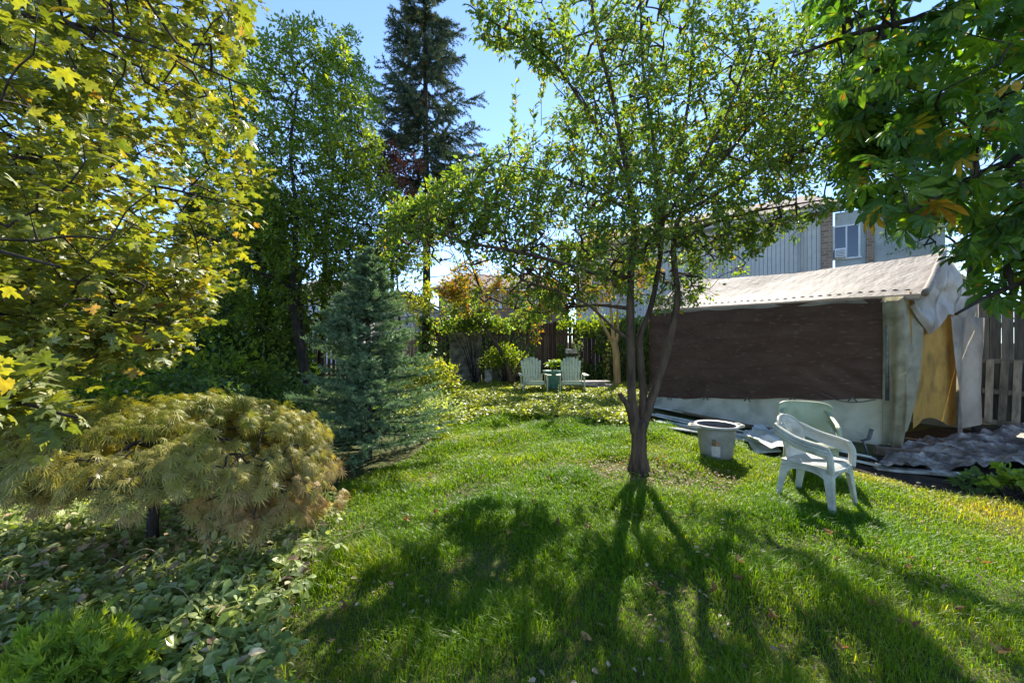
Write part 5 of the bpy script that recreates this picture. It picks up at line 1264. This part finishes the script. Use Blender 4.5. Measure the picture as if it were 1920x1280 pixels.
# leaning bare shrub trunk
P_ = A3((958, 716, 12.2), (952, 690, 12.2), (940, 660, 12.3), (925, 637, 12.4), (905, 610, 12.5), (880, 588, 12.6))
P2_ = A3((962, 716, 12.2), (975, 680, 12.3), (990, 650, 12.4), (992, 610, 12.5))
els = [E(870, 575, 12.6, .9, .5, .3, 60), E(990, 600, 12.5, .5, .4, .35, 36)]
round_tree('leaning_shrub', 'bare brown trunk leaning left in front of the back fence', np.array([*P_[0][:2], 0]), [(P_, .09, .035, .7), (P2_, .05, .02, .6)], els, 63, dict(lk, size=.10, per_m=30), M['plum'], M['bark'], dict(tip=.004, maxr=.025))

# ------------------------------------------------------------------ chestnut overhanging the right side
cb = np.array([5.6, 2.0, 0])
limbs = [(np.array([[5.6, 2.0, -.05], [5.6, 2.0, 1.2], [5.5, 2.0, 2.6], [5.3, 2.1, 4.2]]), .17, .07, .5),
         (np.array([[5.58, 2.0, 2.0], [4.6, 2.1, 2.7], [3.6, 2.2, 2.75], [2.7, 2.2, 2.45], [2.1, 2.1, 2.15]]), .05, .008, .2),
         (np.array([[5.55, 2.0, 2.5], [4.5, 2.4, 3.4], [3.5, 2.6, 3.7], [2.5, 2.7, 3.6], [1.9, 2.7, 3.4]]), .05, .008, .2),
         (np.array([[5.58, 2.0, 1.7], [4.6, 2.3, 2.0], [3.7, 2.4, 2.0], [3.0, 2.4, 1.8], [2.45, 2.2, 1.62]]), .04, .007, .2),
         (np.array([[5.5, 2.0, 3.0], [4.6, 1.8, 3.8], [3.6, 1.9, 4.2], [2.6, 2.2, 4.3], [2.1, 2.5, 4.2]]), .05, .008, .2),
         (np.array([[5.58, 2.0, 2.2], [4.7, 3.0, 2.7], [3.9, 3.3, 2.8], [3.2, 3.3, 2.6]]), .04, .007, .2)]
els = [((2.9, 2.3, 2.55), (.95, .7, .55), 66), ((2.7, 2.5, 3.35), (.95, .8, .7), 70), ((3.1, 2.3, 1.95), (.75, .5, .28), 34), ((3.0, 2.3, 4.1), (1.1, .9, .5), 50), ((3.6, 3.0, 2.8), (.9, .7, .8), 46), ((3.9, 2.2, 3.0), (.9, .7, 1.0), 50), ((2.2, 2.15, 2.2), (.25, .3, .25), 10), ((3.0, 3.5, 3.6), (.7, .5, 1.1), 60), ((3.3, 3.4, 2.9), (.6, .5, .5), 30), ((2.6, 3.2, 4.2), (.5, .4, .6), 34), ((2.75, 3.2, 3.1), (.45, .5, .9), 60)]
els = [(c, r, int(n_*1.9)) for c, r, n_ in els]
rsH = np.random.RandomState(77); tg = in_ellipsoids(els, rsH, 2.6); tg = tg[wob(tg, 1.6, 3, 4)+.4*rsH.rand(len(tg)) > -.05]
pxx = 960+F*tg[:, 0]/tg[:, 1]; pyy = 640-F*(tg[:, 2]-CAMH)/tg[:, 1]
bd = np.interp(pyy, [-300, 0, 60, 120, 200, 300, 420, 480, 540, 600, 640], [1480, 1520, 1550, 1580, 1555, 1555, 1600, 1680, 1770, 1780, 1850])
tg = tg[(pxx > bd+30*rsH.rand(len(tg))) & (pyy < np.interp(pxx, [1500, 1620, 1700, 1800, 1920], [380, 440, 470, 570, 590]))]
make_tree('chestnut_tree', 'horse chestnut with large drooping hand-shaped leaves and brown tips at right', 'tree', cb, limbs, tg, 78,
          dict(per_m=21, openings=OPEN, tmpl=CHEST, size=.105, spread=.14, along=.6, droop=-.45, up=1.0, njit=.45, maxload=6, sizejit=.4, minper=2), M['chest'], M['barkdark'], dict(tip=.002, maxr=.014))
# trees beyond the right fence
stems = [(np.array([[14.5, 12.5, 0], [14.4, 12.5, 3], [14.5, 12.4, 6], [14.3, 12.5, 9]]), .2, .05, .3)]
els = [((13.8, 12.3, 6.2), (2.6, 2.0, 2.8), 260), ((13.0, 12.0, 8.2), (2.2, 2.0, 1.8), 140)]
round_tree('weeping_tree', 'grey green weeping tree beyond the fence at far right', np.array([14.5, 12.5, 0]), stems, els, 65, dict(lk, size=.15, per_m=26, droop=-.9, tmpl=OVN), M['grey'], M['barkdark'], dict(tip=.005, maxr=.04))
stems = [(np.array([[12.4, 8.6, 0], [12.4, 8.6, 2], [12.3, 8.5, 4], [12.2, 8.6, 6]]), .16, .04, .3)]
els = [((12.2, 8.6, 3.6), (1.6, 1.3, 1.8), 220), ((12.6, 8.6, 5.6), (1.5, 1.3, 1.3), 130)]
round_tree('leafy_tree', 'light green leafy tree just over the weathered fence, behind the pallet', np.array([12.4, 8.6, 0]), stems, els, 67, dict(lk, size=.12, per_m=34), M['plum'], M['barkdark'], dict(tip=.005, maxr=.04))

# ------------------------------------------------------------------ ground cover
rs = np.random.RandomState(101)
def cover(poly, n, hfun, tmpl, size, mat, name, seed, upj=.35, grow_h=0.0, dens=None):
    rs_ = np.random.RandomState(seed); poly = np.array(poly); lo, hi = poly.min(0), poly.max(0)
    P = lo+(hi-lo)*rs_.rand(n, 2); P = P[in_poly(P+np.column_stack([wob(P, 1.5, 3, 3), wob(P, 1.5, 3, 6)])*.35+rs_.randn(len(P), 2)*.10, [tuple(q) for q in poly])]
    if dens is not None: P = P[dens(P, rs_)]
    z = gz(P[:, 0], P[:, 1])+hfun(P)*(.35+.65*rs_.rand(len(P))**.6)
    a = rs_.rand(len(P))*6.283
    y = np.column_stack([np.cos(a), np.sin(a), -.25+.2*rs_.randn(len(P))])
    m = MB(); m.cloud(tmpl, np.column_stack([P, z]), y, unit(np.array([0, -.12, 1.])+upj*rs_.randn(len(P), 3)), size*(.4+1.05*rs_.rand(len(P))), np.clip(rs_.rand(len(P))*.75+.25*wob(P, 1.2, 3, seed % 9)+.1, 0, 1))
    # stalks
    k = rs_.rand(len(P)) < .25; Q = np.column_stack([P[k], z[k]]); b_ = Q.copy(); b_[:, 2] = 0; b_[:, :2] += rs_.randn(k.sum(), 2)*.03
    w = np.array([.0025, 0, 0]); V = np.stack([b_-w, b_+w, Q+w*.6, Q-w*.6], 1); i = np.arange(len(Q))[:, None]*4
    if len(Q): m.add(V.reshape(-1, 3), i+np.array([[0, 1, 2, 3]]), .2)
    m.build(name, mat, props={'kind': 'stuff'})
edge = [tuple(gp(*p)) for p in [(600, 960), (618, 1000), (606, 1060), (570, 1130), (520, 1200), (500, 1290)]]
A_poly = edge+[(-.9, 1.0), (-2.6, 1.0), (-4.3, 1.9), (-4.9, 3.3), (-3.2, 3.6)]
cover(A_poly, 15000, lambda P: .10+.08*(1+wob(P, 2.0, 3, 3))*.9, TRIF, .058, M['cover'], 'ground_cover', 201, upj=.55)
cover(A_poly, 5000, lambda P: .10+.08*(1+wob(P, 2.0, 3, 3)), OVW, .066, M['cover'], 'ground_cover', 202, upj=.7)
rs = np.random.RandomState(209); ap_ = np.array(A_poly); lo, hi = ap_.min(0), ap_.max(0)
P = lo+(hi-lo)*rs.rand(1500, 2); P = P[in_poly(P, A_poly)]; n = len(P); m = MB()
m.cloud(OV, np.column_stack([P, .06+.16*rs.rand(n)]), np.column_stack([rs.randn(n, 2), .4*rs.randn(n)]), unit(np.array([0, 0, 1.])+.6*rs.randn(n, 3)), .03+.05*rs.rand(n), rs.rand(n))
for i in range(150):
    x, y = P[i]
    if y < 1.9: continue
    h_ = .14+.20*rs.rand(); d_ = rs.randn(2)*.10
    m.tube(catmull([[x, y, 0], [x+d_[0]*.4, y+d_[1]*.4, h_*.8], [x+d_[0], y+d_[1], h_], [x+d_[0]*1.6, y+d_[1]*1.6, h_*.9]], 4), np.linspace(.0035, .0015, 13), 4, rnd=.7)
m.build('leaf_litter', M['litter'], props={'kind': 'stuff'})
B_poly = [tuple(gp(*p)) for p in [(1200, 796), (1150, 800), (1050, 785), (900, 790), (830, 810), (790, 840), (770, 800)]]+[(-1.9, 7.0), (-2.6, 9.5), (-2.7, 13.5), (4.2, 13.6), (3.6, 11.6), (3.0, 9.4), (2.2, 7.6)]
cover(B_poly, 62000, lambda P: .09+.08*(1+wob(P, 1.5, 3, 5)), OVW, .066, M['cover2'], 'ground_cover', 203, upj=.5, dens=lambda P, r: r.rand(len(P)) < np.clip(.85+.3*wob(P, 1.0, 3, 4), .3, 1))
C_poly = [(-12, 4.0), (-4.6, 3.4), (-3.0, 3.7), (-1.9, 4.2), (-2.4, 6.5), (-2.7, 9), (-2.8, 13), (-10, 12), (-14, 8)]
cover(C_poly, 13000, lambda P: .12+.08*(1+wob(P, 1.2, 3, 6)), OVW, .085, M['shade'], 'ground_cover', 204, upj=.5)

# ------------------------------------------------------------------ leaf litter and fallen leaves
rs = np.random.RandomState(58); n = 1500
a = rs.rand(n)*6.283; r = .08+.75*rs.rand(n)**.7
P = np.column_stack([1.45+r*np.cos(a)*1.25, 4.42+r*np.sin(a)*.8])
W = np.column_stack([rs.uniform(-1.6, 5.5, 3200), 1.2+6.5*rs.rand(3200)**1.3]); W = W[in_poly(W, LAWN)]; W = W[wob(W, 1.7, 3, 7) > .05]
P = np.vstack([P, W]); n = len(P); m = MB()
m.cloud(OV, np.column_stack([P, gz(P[:, 0], P[:, 1])+.012+.035*rs.rand(n)]), np.column_stack([rs.randn(n, 2), .2*rs.randn(n)]), unit(np.array([0, 0, 1.])+.45*rs.randn(n, 3)), .020+.024*rs.rand(n), rs.rand(n))
m.build('leaf_litter', M['litter'], props={'kind': 'stuff'})
fl_px = [(650, 1155), (862, 1068), (982, 1000), (1048, 990), (1105, 990), (1320, 1060), (1384, 1105), (1498, 1080), (1560, 1012), (1564, 1062), (1632, 1152), (1695, 1068), (1712, 1060), (1712, 1186), (1690, 1182), (1796, 1160), (1838, 1062), (1876, 1246), (1888, 1244), (636, 1030), (680, 1005), (760, 985), (820, 965), (955, 1010), (1000, 955), (1030, 905), (1155, 860), (1165, 870), (1230, 868), (1245, 862), (1250, 880), (1345, 1120), (1240, 1120), (1640, 985), (1600, 930), (1380, 1075), (905, 905), (880, 885), (812, 890), (1450, 1160), (1580, 1230), (1100, 1200), (720, 1090), (1225, 1110)]
rs = np.random.RandomState(33)
protos = []
for k_ in range(3):
    m = MB(); tv = MAPLE[0].copy() if k_ < 2 else palmate(3, .7, lambda u: 1, 1.0, .3, obov=True)[0]
    tf = MAPLE[1] if k_ < 2 else palmate(3, .7, lambda u: 1, 1.0, .3, obov=True)[1]
    tv[:, 2] = np.abs(tv[:, 0])*(.5+.3*k_)+.22*np.sin(tv[:, 1]*5+k_)+.03
    m.cloud((tv, tf), np.zeros((1, 3)), np.array([[0, 1., 0]]), np.array([[0, 0, 1.]]), .038, np.array([.25+.3*k_])); protos.append(m)
pm = []
for i, (x, y) in enumerate(fl_px):
    k_ = i % 3
    if i < 3: o = protos[k_].build('fallen_leaf', M['fallen']); pm.append(o)
    else: o = pm[k_].copy(); COL.objects.link(o)
    g_ = gp(x, y); o.location = (g_[0], g_[1], float(gz(*g_))+.04); o.rotation_euler = (rs.randn()*.2, rs.randn()*.2, rs.rand()*6.28); s_ = .8+.5*rs.rand(); o.scale = (s_, s_, s_)
    tag(o, 'dry brown leaf curled up on the green lawn', 'leaf', 'fallen leaves scattered on the lawn')
print("polys", sum(len(o.data.polygons) for o in bpy.data.objects if o.type == 'MESH'))
